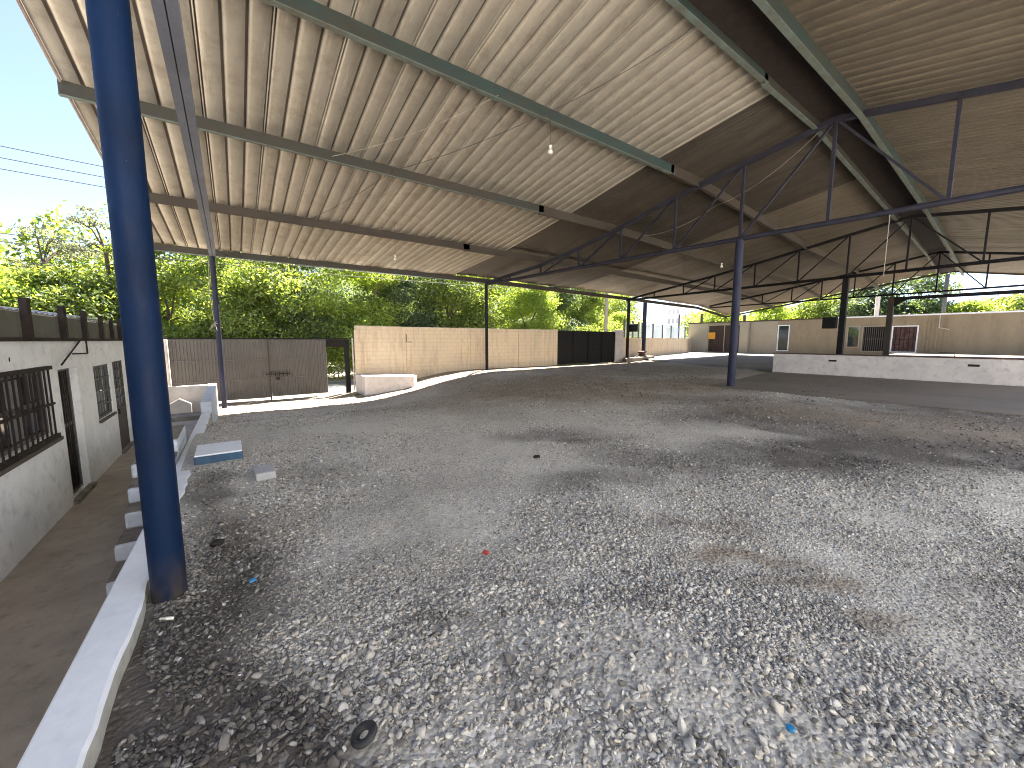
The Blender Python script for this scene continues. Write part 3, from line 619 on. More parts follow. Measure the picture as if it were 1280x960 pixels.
# concrete fascia and ledge
MB().box(WX-.02, WX+.05, -4, 13.35, 1.583, 1.63).build('ledge', 'rust_black', bld)
mb = MB(); y = -4.0
while y < 13.2: mb.box(WX-.03, WX+.02, y+.01, min(y+1.13, 13.3), 1.632, 1.93+.012*math.sin(y*3)); y += 1.15
mb.build('fascia', 'fascia', bld)
for y, r, t_ in [(6.2, .05, 2.1), (7.38, .055, 2.11), (8.68, .055, 2.10), (9.76, .05, 2.09), (10.85, .045, 2.07), (11.7, .04, 2.05), (12.4, .045, 2.09), (13.1, .045, 2.08)]:
    MB().box(WX+.022, WX+.022+r*1.2, y-r, y+r, 1.60, t_).build('stub_post', 'rust_black', bld)
# roof sheets sloping up and away
mb = MB(); cnt = 90
pts_ = []
for k in range(cnt*2+1):
    yy = -4+17.4*k/(cnt*2); zz = .02*(k % 2); pts_.append((yy, zz))
V = []
for yy, zz in pts_: V += [(WX+.01, yy, 1.95+zz), (-3.9, yy, 2.17+zz), (-5.6, yy, 1.9+zz)]
mb.add(V, [(3*k+a, 3*k+a+1, 3*k+a+4, 3*k+a+3) for k in range(cnt*2) for a in (0, 1)]); mb.build('roof', 'silver_sheet', bld)
mb = MB()
for y0 in (9.4, 10.9): mb.hexa([(WX+.03, y0, 1.99), (-2.9, y0, 2.12), (-2.9, y0+1.1, 2.12), (WX+.03, y0+1.1, 2.0)], [(WX+.03, y0, 2.0), (-2.9, y0, 2.13), (-2.9, y0+1.1, 2.13), (WX+.03, y0+1.1, 2.01)])
mb.build('roof_patch', 'silver_sheet', bld)
# barred window
def rectframe(mb, x0, x1, ya, yb, za, zb, w_):
    mb.box(x0, x1, ya, yb, za, za+w_); mb.box(x0, x1, ya, yb, zb-w_, zb); mb.box(x0, x1, ya, ya+w_, za+w_, zb-w_); mb.box(x0, x1, yb-w_, yb, za+w_, zb-w_)
a, b, c0, c1 = H_W1
mb = MB(); rectframe(mb, WX-.12, WX-.05, a, b, c0, c1, .05)
for yy in (5.1, 6.65): mb.box(WX-.115, WX-.055, yy-.03, yy+.03, c0+.05, c1-.05)
mb.box(WX-.11, WX-.06, a+.05, b-.05, .74, .79)
win = mb.build('window', 'grey_steel', bld, label='wide window behind a projecting iron grille')
MB().box(WX-.10, WX-.09, a+.04, b-.04, c0+.04, c1-.04).build('pane', 'dark_glass', win)
mb = MB()
for yy, ww in ((3.9, .5), (5.5, .55), (7.0, .35)): MB().box(WX-.088, WX-.084, yy, yy+ww, c0+.06, c1-.08).build('curtain', 'curtain', win)
mb = MB(); gx = WX+.03
mb.box(gx-.028, gx+.015, a-.05, b+.04, c0-.07, c0-.02); mb.box(gx-.028, gx+.015, a-.05, b+.04, c1+.0, c1+.05)
mb.box(gx-.012, gx+.012, a, b, .72, .75)
yy = a
while yy < b+.02: mb.box(gx-.009, gx+.009, yy-.009, yy+.009, c0-.02, c1+.0); yy += .155
mb.build('grille', 'rust_black', win)
MB().box(WX+.003, WX+.06, a-.07, b+.06, c0-.12, c0-.072).build('sill', 'timber', win)
# barred door
a, b, c0, c1 = H_D1
mb = MB(); rectframe(mb, WX-.13, WX-.09, a, b, c0+.05, c1, .045)
mb.box(WX-.12, WX-.10, a+.045, b-.045, .25, .30); mb.box(WX-.118, WX-.112, a+.045, b-.045, -.75, -.02)
door = mb.build('door', 'grey_steel', bld, label='iron barred door beside the wide window')
mb = MB(); yy = a+.1
while yy < b-.05: mb.box(WX-.109, WX-.094, yy-.011, yy+.011, -.75, c1-.05); yy += .095
mb.build('bars', 'rust_black', door)
MB().box(WX-.30, WX-.29, a-.4, b+.4, c0, c1+.1).build('painted_dark_interior', 'gate_dark', door)  # near-black sheet, the room's shade put into its colour
MB().box(WX-.02, WX+.06, a-.05, b+.05, -.849, -.79).build('threshold', 'concrete_step', door)
# small window
a, b, c0, c1 = H_W2
mb = MB(); rectframe(mb, WX-.07, WX-.02, a, b, c0, c1, .04); win2 = mb.build('window', 'grey_steel', bld, label='small grid barred window between the two doors')
MB().box(WX-.065, WX-.06, a+.03, b-.03, c0+.03, c1-.03).build('pane', 'mirror_glass', win2)
mb = MB()
for k in range(1, 6): mb.box(WX-.03, WX-.015, a+(b-a)*k/6-.012, a+(b-a)*k/6+.012, c0+.04, c1-.04)
for k in range(1, 4): mb.box(WX-.014, WX-.002, a+.04, b-.04, c0+(c1-c0)*k/4-.012, c0+(c1-c0)*k/4+.012)
mb.build('grille', 'grey_steel', win2)
MB().box(WX+.002, WX+.04, a-.03, b+.03, c0-.05, c0-.005).build('sill', 'timber', win2)
# far door with glazed top
a, b, c0, c1 = H_D2
mb = MB(); rectframe(mb, WX-.07, WX-.02, a, b, c0+.02, c1, .045); mb.box(WX-.06, WX-.03, a+.045, b-.045, -.78, .12)
d2 = mb.build('door', 'timber', bld, label='brown door with glazed upper half at the far end')
MB().box(WX-.05, WX-.045, a+.04, b-.04, .12, c1-.04).build('pane', 'mirror_glass', d2)
mb = MB()
for k in range(1, 4): mb.box(WX-.04, WX-.025, a+(b-a)*k/4-.01, a+(b-a)*k/4+.01, .12, c1-.045)
for k in range(1, 5): mb.box(WX-.024, WX-.012, a+.045, b-.045, .12+(c1-.12)*k/5-.01, .12+(c1-.12)*k/5+.01)
mb.build('bars', 'grey_steel', d2)
MB().box(WX+.0, WX+.03, a+.08, a+.12, .0, .12).build('handle', 'rust_black', d2)
MB().box(WX-.02, WX+.05, a-.05, b+.05, -.849, -.80).build('threshold', 'concrete_step', d2)
# black bracket under the ledge
mb = MB(); mb.tube([(WX+.03, 9.5, 1.585), (WX+.10, 8.2, 1.25)], .012, 6); mb.tube([(WX+.04, 9.8, 1.585), (WX+.04, 9.8, 1.37), (WX+.10, 8.75, 1.39)], .012, 6)
mb.build('bracket', 'rust_black', bld)
# holes / damage in render and vents
for yy, zz, s_ in ((6.95, 1.38, .02), (10.9, 1.42, .022)): MB().add([(WX+.003, yy+s_*math.cos(k)*(.8+.4*random.random()), zz+s_*1.6*math.sin(k)) for k in [i*.785 for i in range(8)]], [tuple(range(8))]).build('plaster_hole', 'rust_black', bld)

# ------------------------------------------------------------------ kerb wall, steps, end wall
kz = lambda y: .17-.03*y
kerb = thing('kerb_wall', (-.6, 6, -.85), 'long low white painted kerb wall dividing the gravel yard from the sunken walkway', 'low wall')
mb = MB(); ysK = [-4+k*.11 for k in range(149)]+[12.4]; chip = [max(0, rng.normal(-.009, .009)) for _ in ysK]
def kpts(y):
    j = -chip[ysK.index(y)]+.006*math.sin(y*7.3)+.005*math.sin(y*17.1)+.004*math.sin(y*41); t = min(kz(y), kz(1))
    k = -.03*max(0, min(1, (6-y)/4)); return [(-.68+k, y, -1.0), (-.49+j+k, y, -1.0), (-.49+j+k, y, t-.012), (-.505+j*1.4+k, y, t), (-.668+k, y, t), (-.68+k, y, t-.012)]
V = []; 
for y in ysK: V += kpts(y)
n6 = 6; Fk = [(i*n6+j, (i+1)*n6+j, (i+1)*n6+(j+1) % n6, i*n6+(j+1) % n6) for i in range(len(ysK)-1) for j in range(n6)]+[tuple(range(6)), tuple((len(ysK)-1)*6+j for j in range(6))[::-1]]
me_ = mb.add(V, Fk).build('wall_body', 'kerb_side', kerb)
me_.data.materials.append(MAT['white_paint'])
for p in me_.data.polygons:
    if p.index < 6*(len(ysK)-1) and p.index % 6 in (2, 3, 4): p.material_index = 1
MB().box(-.70, -.47, 12.405, 17.0, -1.0, .05).build('raised_end', 'blue_grey_step', kerb, bevel=.02)
w_ = MB(); w_.box(-2.4, -.705, 16.8, 17.0, -1, .08); w_.box(-.72, -.46, 16.76, 17.06, -1, .10)
w_.build('end_wall', 'pale_render', None, bevel=.03, label='cream wall closing the far end of the sunken walkway', cat='wall')
st = MB()
sy = [5.0, 5.45, 5.87, 6.23, 6.68, 7.1, 8.4]
for i in range(5):
    z1 = -.85+.19*(i+1)+.05; st.box(-1.10+.004*i, -.683, sy[i], sy[i+1] if i < 4 else 8.2, -.86, z1)
steps = thing('concrete_steps', (-.9, 6, -.85), 'five pale blue grey concrete steps climbing from the walkway against the kerb wall', 'steps')
for i in range(6):
    z0 = -.86; z1 = -.68+.178*i
    mb = MB(); y1 = sy[i+1] if i < 5 else 8.3
    mb.box(-1.10+rng.normal(0, .008), -.684, sy[i], y1, z0 if i == 0 else z1-.178, z1-.004)
    s_ = mb.build('step', 'blue_grey_step', steps, bevel=.025)
    MB().box(-1.09, -.69, sy[i]+.04, (y1 if i == 5 else y1-.004), z1-.004, z1+.002).build('tread', 'concrete_step', s_)
mb = MB(); mb.box(-1.10, -.684, 7.1, 8.3, -.86, .03); mb.build('landing', 'blue_grey_step', steps)
# entry slab beside kerb
es = MB().box(-.475, .05, 6.38, 7.04, -.12, .085).build('entry_slab', 'blue_front', None, bevel=.012, label='blue sided concrete slab with white top against the kerb', cat='slab')
MB().box(-.47, .045, 6.385, 7.035, .086, .108).build('top_face', 'white_paint', es, bevel=.008)
bk = MB()
c_, s_ = math.cos(-.35), math.sin(-.35)
def rb(x, y, hx, hy, z0, z1, a):
    c, s = math.cos(a), math.sin(a); P = lambda u, v, z: (x+u*c-v*s, y+u*s+v*c, z)
    return [P(-hx, -hy, z0), P(hx, -hy, z0), P(hx, hy, z0), P(-hx, hy, z0)], [P(-hx, -hy, z1), P(hx, -hy, z1), P(hx, hy, z1), P(-hx, hy, z1)]
MB().hexa(*rb(.235, 5.37, .10, .17, -.02, .085, .06)).build('concrete_block', 'grey_block', None, bevel=.012, rough=.003, label='small loose grey concrete block lying on the gravel near the kerb', cat='block')
# low step and little gabled block in the sun at the walkway end
MB().box(-2.0, -.72, 15.3, 16.1, -.85, -.72).build('low_step', 'concrete_step', None, label='low sunlit step across the far end of the walkway', cat='step')
hx0, hx1, hy0, hy1 = -1.75, -1.15, 16.15, 16.6
MB().add([(hx0, hy0, -.85), (hx1, hy0, -.85), (hx1, hy0, -.48), ((hx0+hx1)/2, hy0, -.30), (hx0, hy0, -.48), (hx0, hy1, -.85), (hx1, hy1, -.85), (hx1, hy1, -.48), ((hx0+hx1)/2, hy1, -.30), (hx0, hy1, -.48)],
    [(0, 1, 2, 3, 4), (9, 8, 7, 6, 5), (0, 5, 6, 1), (1, 6, 7, 2), (2, 7, 8, 3), (3, 8, 9, 4), (4, 9, 5, 0)]).build('gabled_block', 'pale_render', None, label='small gabled masonry box against the cream end wall', cat='masonry box')
MB().beam((-.36, 11.9, gz(-.36, 11.9)+.04), (-.30, 12.9, float(gz(-.30, 12.9))+.05), .05, .05).build('timber_offcut', 'pale_render', None, label='pale timber offcut lying on gravel beside the kerb wall end', cat='offcut')

# ------------------------------------------------------------------ street gate
GY_ = 19.62
gate = thing('street_gate', (.9, GY_, -.95), 'wide brown ribbed metal double gate with bolt and open wicket to the street', 'gate')
def ribbed(x0, x1, z0, z1, y, step, name, mat, parent, dep=.03, label=None):
    mb = MB(); n = max(1, int((x1-x0)/step)); w_ = (x1-x0)/n; V = []; 
    for k in range(n):
        for a, b in ((0, 0), (.55, 0), (.68, dep), (.88, dep)): V.append((x0+(k+a)*w_, y-b))
    V.append((x1, y)); P = [(a, b, z) for a, b in V for z in (z0, z1)]
    mb.add(P, [(2*i, 2*i+2, 2*i+3, 2*i+1) for i in range(len(V)-1)])
    mb.add([(a, b+.006, c) for a, b, c in P], [(2*i, 2*i+1, 2*i+3, 2*i+2) for i in range(len(V)-1)])
    return mb.build(name, mat, parent, label=label)
g0, g1, gm = -1.88, 3.58, 1.32; gb, gt = -.86, 1.62
lf = ribbed(g0, gm-.02, gb, gt, GY_, .105, 'gate_leaf', 'gate_brown', gate, label='left hand ribbed brown gate leaf')
mb = MB()
for z in (gb+.02, -.05, .78, gt-.02): mb.box(g0, gm-.02, GY_-.05, GY_-.032, z-.02, z+.02)
mb.build('rail', 'gate_brown', lf)
lf2 = ribbed(gm+.03, g1, gb+.03, gt, GY_, .105, 'gate_leaf', 'gate_brown', gate, label='right hand ribbed brown gate leaf')
mb = MB()
for z in (gb+.05, -.02, .80, gt-.02): mb.box(gm+.03, g1, GY_-.05, GY_-.032, z-.02, z+.02)
mb.build('rail', 'gate_brown', lf2)
MB().box(gm-.035, gm+.02, GY_-.09, GY_-.052, gb-.1, gt+.03).build('meeting_stile', 'brown_purlin', gate)
mb = MB(); mb.box(gm-.15, gm+.75, GY_-.13, GY_-.095, .13, .17)
for k in range(5): mb.box(gm+.02+k*.15, gm+.045+k*.15, GY_-.15, GY_-.131, .04, .26)
mb.box(gm+.22, gm+.34, GY_-.16, GY_-.132, -.10, .02)
mb.build('bolt', 'rust_black', gate)
MB().box(g0-.02, 4.55, GY_-.03, GY_+.08, gt+.004, gt+.07).build('head_rail', 'gate_dark', gate)
MB().box(g1+.01, 4.38, GY_-.03, GY_+.05, 1.28, gt).build('transom', 'gate_dark', gate)
MB().box(4.38, 4.58, GY_-.06, GY_+.12, -1, gt+.0).build('gate_post', 'gate_dark', gate)
MB().tube([(4.74, GY_-.1, -1), (4.72, GY_-.1, 1.7)], .035, 8).build('drain_pipe', 'pale_render', None, label='pale vertical pipe standing between gate post and peach wall', cat='pipe')
mb = MB(); mb.box(-2.45, -1.92, 19.45, 19.85, -1, 1.62); pl_ = mb.build('gate_pillar', 'pale_render', None, bevel=.02, label='pale masonry pillar left of the street gate', cat='pillar')
mb = MB(); mb.tube([(-2.1, 19.6, 1.6), (-2.1, 19.6, 2.3)], .03, 6); mb.tube([(-2.3, 19.6, 1.6), (-2.25, 19.6, 2.2)], .02, 6)
for k in range(4): mb.tube([(-2.5+k*.15, 19.55, 1.7+.1*(k % 2)), (-1.9, 19.6, 1.55+.1*k)], .01, 5)
mb.build('rusty_rods', 'rust_black', pl_)
MB().box(-14, -2.46, 19.5, 19.7, -1, 1.3).build('boundary_wall', 'pale_render', None, label='pale street wall running off left behind the low building', cat='wall')
# rag tied to the post
mb = MB()
for k in range(9): a = k*.7; mb.tube([(-.38, 17.9, 2.2), (-.38+.12*math.cos(a)-.05, 17.85+.05*math.sin(a), 2.2+.12*math.sin(a*1.7)-.03*k)], .018, 5, .008)
mb.tube([(-.40, 17.9, 2.2), (-.47, 17.9, 3.2), (-.42, 17.9, 4.4)], .008, 5)
mb.build('tangled_wire', 'pale_wire', None, label='tangled wire tied to the slim column by the gate', cat='wire')

# ------------------------------------------------------------------ peach block wall
pw = thing('block_wall', (11.4, 19.5, -.2), 'tall peach painted block wall between the two gates', 'wall')
MB().box(4.86, 17.6, 19.45, 19.62, -1.0, 2.24).build('wall_body', 'peach_wall', pw)
for x, w2 in ((4.93, .14), (7.45, .13), (11.2, .12), (14.6, .12), (17.5, .18)):
    MB().box(x-w2, x+w2, 19.40, 19.448, -1.0, 2.05 if x < 16 else 2.3).build('pilaster', 'peach_wall', pw)
mb = MB(); x = 4.86
while x < 17.5: x2 = min(x+.8+.5*random.random(), 17.6); mb.box(x+.01, x2, 19.44, 19.63, 2.243, 2.262+.02*random.random()); x = x2
mb.build('coping', 'pale_render', pw)
mb = MB(); mb.tube([(4.98, 19.42, 1.45), (5.2, 19.36, 1.45), (5.25, 19.36, -.1)], .02, 6); mb.build('hook_pipe', 'peach_wall', pw)
mb = MB(); mb.tube([(7.32, 19.40, 1.9), (7.32, 19.40, 1.5), (7.60, 19.40, 1.5)], .018, 6); mb.build('conduit', 'rust_black', pw)
pt = MB(); ptp = [(4.75, 17.75), (6.85, 17.35), (7.15, 17.75), (7.2, 19.38), (4.75, 19.38)]
pt.add([(x, y, -1) for x, y in ptp]+[(x, y, .0-.03*(x-4.7)) for x, y in ptp], [(0, 1, 2, 3, 4)[::-1], (5, 6, 7, 8, 9)]+[(i, (i+1) % 5, 5+(i+1) % 5, 5+i) for i in range(5)])
pt.build('planter_wall', 'white_low', None, bevel=.03, label='low whitewashed masonry planter box at the foot of the peach wall', cat='planter')

# black gate
g2 = thing('yard_gate', (20.7, 19.45, -.1), 'black sheet metal double gate set between peach wall and pale pillar', 'gate')
lab = ['left leaf of the black gate', 'right leaf of the black gate']
for k, (a, b) in enumerate(((17.72, 20.62), (20.66, 23.45))):
    lf = MB().box(a, b, 19.44, 19.46, -.03-.03*k, 2.22).build('gate_leaf', 'gate_dark', g2, label=lab[k])
    mb = MB()
    for z in (.02, .75, 1.45, 2.19): mb.box(a, b, 19.41, 19.438, z-.025, z+.025)
    for x in (a+.02, (a+b)/2, b-.02): mb.box(x-.025, x+.025, 19.385, 19.408, -.02, 2.2)
    mb.build('frame', 'dark_steel', lf)
MB().box(23.5, 24.4, 19.35, 19.65, -.3, 2.35).build('gate_pillar', 'pale_render', None, bevel=.02, label='pale masonry pillar right of the black gate', cat='pillar')

# low peach wall beyond, with post and clear panel fence on top
lw = thing('low_block_wall', (33, 22.5, 0), 'lower peach block wall running on towards the cream building', 'wall')
WP = [(24.4, 19.6), (31.5, 22.9), (46.2, 27.2), (49.8, 28.7)]
mb = MB()
for a, b in zip(WP[:-1], WP[1:]): mb.beam((*a, .4), (*b, .4), .18, 2.8, over=.03)
mb.build('wall_body', 'peach_wall', lw)
fen = thing('panel_fence', (36, 24, 1.8), 'row of thin posts with clear sheeting standing on the low peach wall', 'fence')
def wpt(t):
    i = min(int(t), 2); a, b = WP[i], WP[i+1]; k = t-i; return (a[0]+(b[0]-a[0])*k, a[1]+(b[1]-a[1])*k)
ts = [.12, .5, .8, 1.0, 1.2, 1.4, 1.6, 1.8, 1.98]
for t in ts: x, y = wpt(t); MB().box(x-.06, x+.06, y-.06, y+.06, 1.8, 3.2 if t != 1.8 else 4.6).build('post', 'grey_steel', fen)
for a, b in zip(ts[:-1], ts[1:]): p = wpt(a); q = wpt(b); MB().beam((*p, 2.45), (*q, 2.45), .012, 1.2).build('panel', 'panel', fen)
# junk by the second column
MB().hexa([(23.7, 18.5, -.1), (30.3, 20.6, -.1), (29.6, 22.0, -.1), (24.4, 19.4, -.1)], [(23.7, 18.5, .22), (30.3, 20.6, .22), (29.6, 22.0, .22), (24.4, 19.4, .22)]).build('concrete_plinth', 'slab', None, bevel=.04, label='low rough concrete plinth around the feet of the two far columns', cat='plinth')
cs = thing('scrap_basin', (28.1, 20.35, .22), 'rusty upturned basin and scrap beside the leaning column', 'basin')
MB().lathe((28.1, 20.35, .22), [(.18, 0), (.2, .2), (.42, .40), (.45, .44), (.1, .46)], 18).build('basin', 'brown_cap', cs, smooth=True)
MB().tube([(27.2, 20.2, .26), (28.3, 20.5, .45)], .06, 6).build('scrap_bar', 'rust_black', cs)
# switch boxes on columns
for nm, x, y, z, lb, s_ in (('junction_box', 26.05, 19.72, 2.55, 'small black junction box on the dark column right of the black gate', .30), ('junction_box', 24.45, 6.75, 2.45, 'black junction box on the square column behind the low white wall', .28)):
    b_ = thing(nm, (x, y, z), lb, 'junction box', 'black boxes fixed to columns')
    MB().box(x-s_*.5, x+s_*.5, y-s_, y+s_, z-s_, z+s_).build('case', 'black_box', b_, bevel=.02)
    MB().box(x-s_*.5-.02, x-s_*.5-.001, y-s_*.85, y+s_*.85, z-s_*.85, z+s_*.85).build('lid', 'dark_steel', b_)

# ------------------------------------------------------------------ white parapet of the raised floor
lp = thing('parapet_wall', (21.8, 0, 0), 'low whitewashed parapet with dark brown cap edging the raised floor', 'low wall')
MB().box(21.82, 22.0, -8, 8.16, -.1, .93).build('wall_body', 'white_low', lp, bevel=.01)
MB().box(21.80, 22.04, -8, 8.18, .932, .975).build('cap', 'brown_cap', lp)
mb = MB()
for y in (5.8, 1.7): mb.box(21.805, 21.819, y-.14, y+.14, .64, .72)
mb.build('vent_slot', 'rust_black', lp)
mb = MB(); mb.tube([(21.9, 2.6, .97), (21.9, 2.6, 1.12), (21.9, 2.2, 1.12), (21.9, 2.2, .97)], .012, 6); mb.build('bent_rod', 'rust_black', lp)

# ------------------------------------------------------------------ cream building at the far end (x = 50)
BX = 50
cbd = thing('cream_building', (53, 10, 0), 'long single storey cream building with flat roof behind the shed', 'building')
H = dict(tall=(17.3, 18.45, .37, 3.25), w1=(11.35, 12.35, .85, 2.95), dr=(9.28, 11.2, .45, 2.95), w2=(7.35, 9.1, .45, 2.9), br=(22.3, 26.35, .02, 3.5))
wall_with_holes(BX, BX+.25, -8, 29, -.1, 3.75, [(a, b, c, d) for a, b, c, d in H.values()], 'wall', 'cream_wall', cbd)
MB().box(BX+.26, BX+8, -8, 29, 3.4, 3.7).build('roof_slab', 'slab_pale', cbd)
MB().box(BX-.22, BX+.3, -8, 14.2, 3.755, 3.88).build('roof_edge', 'white_paint', cbd)
MB().box(BX-.10, BX+.3, 14.2, 29.1, 3.755, 3.86).build('roof_edge', 'brown_purlin', cbd)
MB().box(BX-.6, BX-.02, 21.3, 22.25, 0, 3.7).build('pillar', 'cream_light', cbd)
MB().box(BX-.03, BX-.002, 18.5, 21.29, 0, 3.70).build('panel', 'cream_light', cbd)
MB().box(BX-.03, BX-.002, 26.4, 29, 0, 3.70).build('panel', 'cream_light', cbd)
def opening(k, nm, frame, pane, label, bars=0, barmat='rust_black'):
    a, b, c, d = H[k]; mb = MB(); rectframe(mb, BX-.04, BX+.08, a, b, c, d, .09)
    w_ = mb.build(nm, frame, cbd, label=label); MB().box(BX+.10, BX+.13, a, b, c, d).build('pane' if nm == 'window' else 'leaf', pane, w_)
    if bars:
        mb = MB(); n = bars
        for i in range(1, n): yy = a+(b-a)*i/n; mb.box(BX+.03, BX+.06, yy-.022, yy+.022, c+.09, d-.09)
        mb.box(BX+.062, BX+.085, a+.09, b-.09, (c+d)/2-.03, (c+d)/2+.03); mb.build('bars', barmat, w_)
    return w_
opening('tall', 'window', 'white_paint', 'mirror_glass', 'tall narrow white framed window')
opening('w1', 'window', 'cream_light', 'mirror_glass', 'square window behind the junction box')
opening('dr', 'door', 'cream_light', 'gate_dark', 'dark barred doorway', 13, 'grey_steel')
opening('w2', 'window', 'white_paint', 'reddish', 'barred window with reddish curtain', 6)
w_ = opening('br', 'door', 'cream_light', 'door_brown', 'brown slatted double door')
mb = MB(); a, b, c, d = H['br']; yy = a+.1
while yy < b-.1: mb.box(BX+.07, BX+.099, yy, yy+.10, c+.05, d-.1); yy += .2
mb.build('slats', 'door_brown', w_)
MB().box(BX+.03, BX+.068, (a+b)/2-.04, (a+b)/2+.04, c, d-.1).build('mullion', 'cream_light', w_)
MB().box(BX-.06, BX-.04, 25.4, 26.32, 1.72, 2.55).build('notice', 'orange_sign', None, label='plain orange square notice on the brown slatted door', cat='sign')
mb = MB(); yy = 5.7
while yy < 7.2: mb.box(BX-.05, BX-.002, yy, yy+.10, .45, 3.4); yy += .25
mb.box(BX-.07, BX-.052, 5.7, 7.2, 1.7, 1.76); mb.build('ribbed_panel', 'cream_wall', cbd)
mb = MB(); mb.tube([(BX-.2, 6.1, 3.7), (BX-.2, 6.1, 2.65), (BX-.2, 5.5, 2.5)], .04, 6); mb.build('overflow_pipe', 'pale_render', cbd)
MB().tube([(BX+2, 10.7, 3.7), (BX+2, 10.7, 5.9)], .18, 8).build('vent_pipe', 'pale_render', cbd)

# ------------------------------------------------------------------ added white house, out of view, bouncing sun onto the near gravel
hs_ = thing('sun_bounce_house', (9, -10, -.05), 'added white two storey house out of view that bounces sunlight onto the near gravel', 'building')
HW = [(x, x+1.2, z, z+1.3) for z in (1.0, 4.0) for x in (-2, 3, 8, 13, 18)]
ycs = sorted({-8.0, 26.0, *[h[0] for h in HW], *[h[1] for h in HW]}); mb = MB()
for a, b in zip(ycs[:-1], ycs[1:]):
    z = -1.0
    for h in [h for h in HW if h[0] <= a and h[1] >= b]: mb.box(a, b, -8.0, -7.75, z, h[2]); z = h[3]
    mb.box(a, b, -8.0, -7.75, z, 8.2)
mb.box(-8, -7.75, -16, -8.01, -1, 8.2); mb.box(25.75, 26, -16, -8.01, -1, 8.2); mb.build('wall', 'white_paint', hs_)
MB().box(-8.3, 26.3, -16.3, -7.6, 8.205, 8.4).build('roof', 'slab_pale', hs_)
for h in HW:
    mb = MB(); mb.box(h[0], h[1], -7.95, -7.90, h[2], h[2]+.06); mb.box(h[0], h[1], -7.95, -7.90, h[3]-.06, h[3]); mb.box((h[0]+h[1])/2-.03, (h[0]+h[1])/2+.03, -7.95, -7.90, h[2]+.06, h[3]-.06)
    w_ = mb.build('window', 'grey_steel', hs_); MB().box(h[0], h[1], -7.94, -7.93, h[2]+.06, h[3]-.06).build('pane', 'dark_glass', w_)
MB().add([(-8, -7.75, -.03), (30, -7.75, -.03), (30, -3.0, -.03), (-.3, -3.0, -.03), (-8, -3.0, -.03)], [(0, 1, 2, 3, 4)]).build('bounce_paving', 'slab_white', kind='structure')  # added pale paving, unseen, reflecting sun towards the shed

# ------------------------------------------------------------------ trees
def tree_mesh(cx_, cy_, base, top, rx, ry, n_leaf, leaf, zlo, seed, clumps=64, flat=1.0):
    r = np.random.default_rng(seed); C_ = []
    for k in range(clumps):
        a = r.uniform(0, 6.28); q = math.sqrt(r.uniform(0, 1)); h = r.uniform(0, 1)
        z = zlo+(top-zlo)*(.08+.84*h); wr = math.sqrt(max(.12, 1-(2*h-.95)**2*.75)); cr = r.choice([.13, .2, .3, .4])*r.uniform(.8, 1.2)*min(rx, ry)*(1.15-.35*h)
        C_.append((cx_+rx*.8*q*wr*math.cos(a), cy_+ry*.8*q*wr*math.sin(a), min(z, top-cr*.6), cr))
    C_ = np.array(C_); wt = C_[:, 3]**2; idx = r.choice(len(C_), n_leaf, p=wt/wt.sum())
    d = r.normal(size=(n_leaf, 3)); d /= np.linalg.norm(d, axis=1)[:, None]; rad = np.abs(r.normal(.86, .26, n_leaf))
    P = C_[idx, :3]+d*(C_[idx, 3]*rad)[:, None]*np.array([1.15, 1.15, .62*flat])
    nrm = d*.6+r.normal(size=(n_leaf, 3))*.55+np.array([0, 0, .5]); nrm /= np.linalg.norm(nrm, axis=1)[:, None]
    a = np.cross(nrm, r.normal(size=(n_leaf, 3))); a /= np.linalg.norm(a, axis=1)[:, None]; b = np.cross(nrm, a)
    s = leaf*r.uniform(.55, 1.3, n_leaf)[:, None]
    V = np.stack([P-a*s, P-b*s*.42+a*s*.1, P+a*s, P+b*s*.42+a*s*.1], 1).reshape(-1, 3)
    return V, np.arange(n_leaf*4).reshape(-1, 4), C_
def tree(x, y, top, rx, kind, n, leaf, label, seed, zlo=None, base=-1.0, lean=0, ry=None, trunk=.16, clumps=64, flat=1., group='trees beyond the street wall'):
    zlo = base+.8 if zlo is None else zlo
    t_ = thing('tree', (x, y, base), label, 'tree', group)
    V, Fq, C_ = tree_mesh(x, y, base, top, rx, ry or rx, int(n*1.5), leaf*.76, zlo, seed, clumps, flat)
    np_mesh('crown', V, Fq, LEAF[kind], t_, off=(x, y, base))
    mb = MB(); h = zlo+(top-zlo)*.35; fork = Vector((x+lean, y, h))
    mb.tube([(x, y, base-.1), (x+lean*.4+.05, y, (base+h)/2), fork], trunk, 8, trunk*.7)
    order = np.argsort(-C_[:, 3])[:9]
    for k in order:
        e = Vector(C_[k, :3]); mid = fork.lerp(e, .5)+Vector((0, 0, .25)); mb.tube([fork-Vector((0, 0, .3)), mid, e], trunk*.45, 6, .025)
    mb.build('trunk', 'bark', t_, smooth=True); return t_
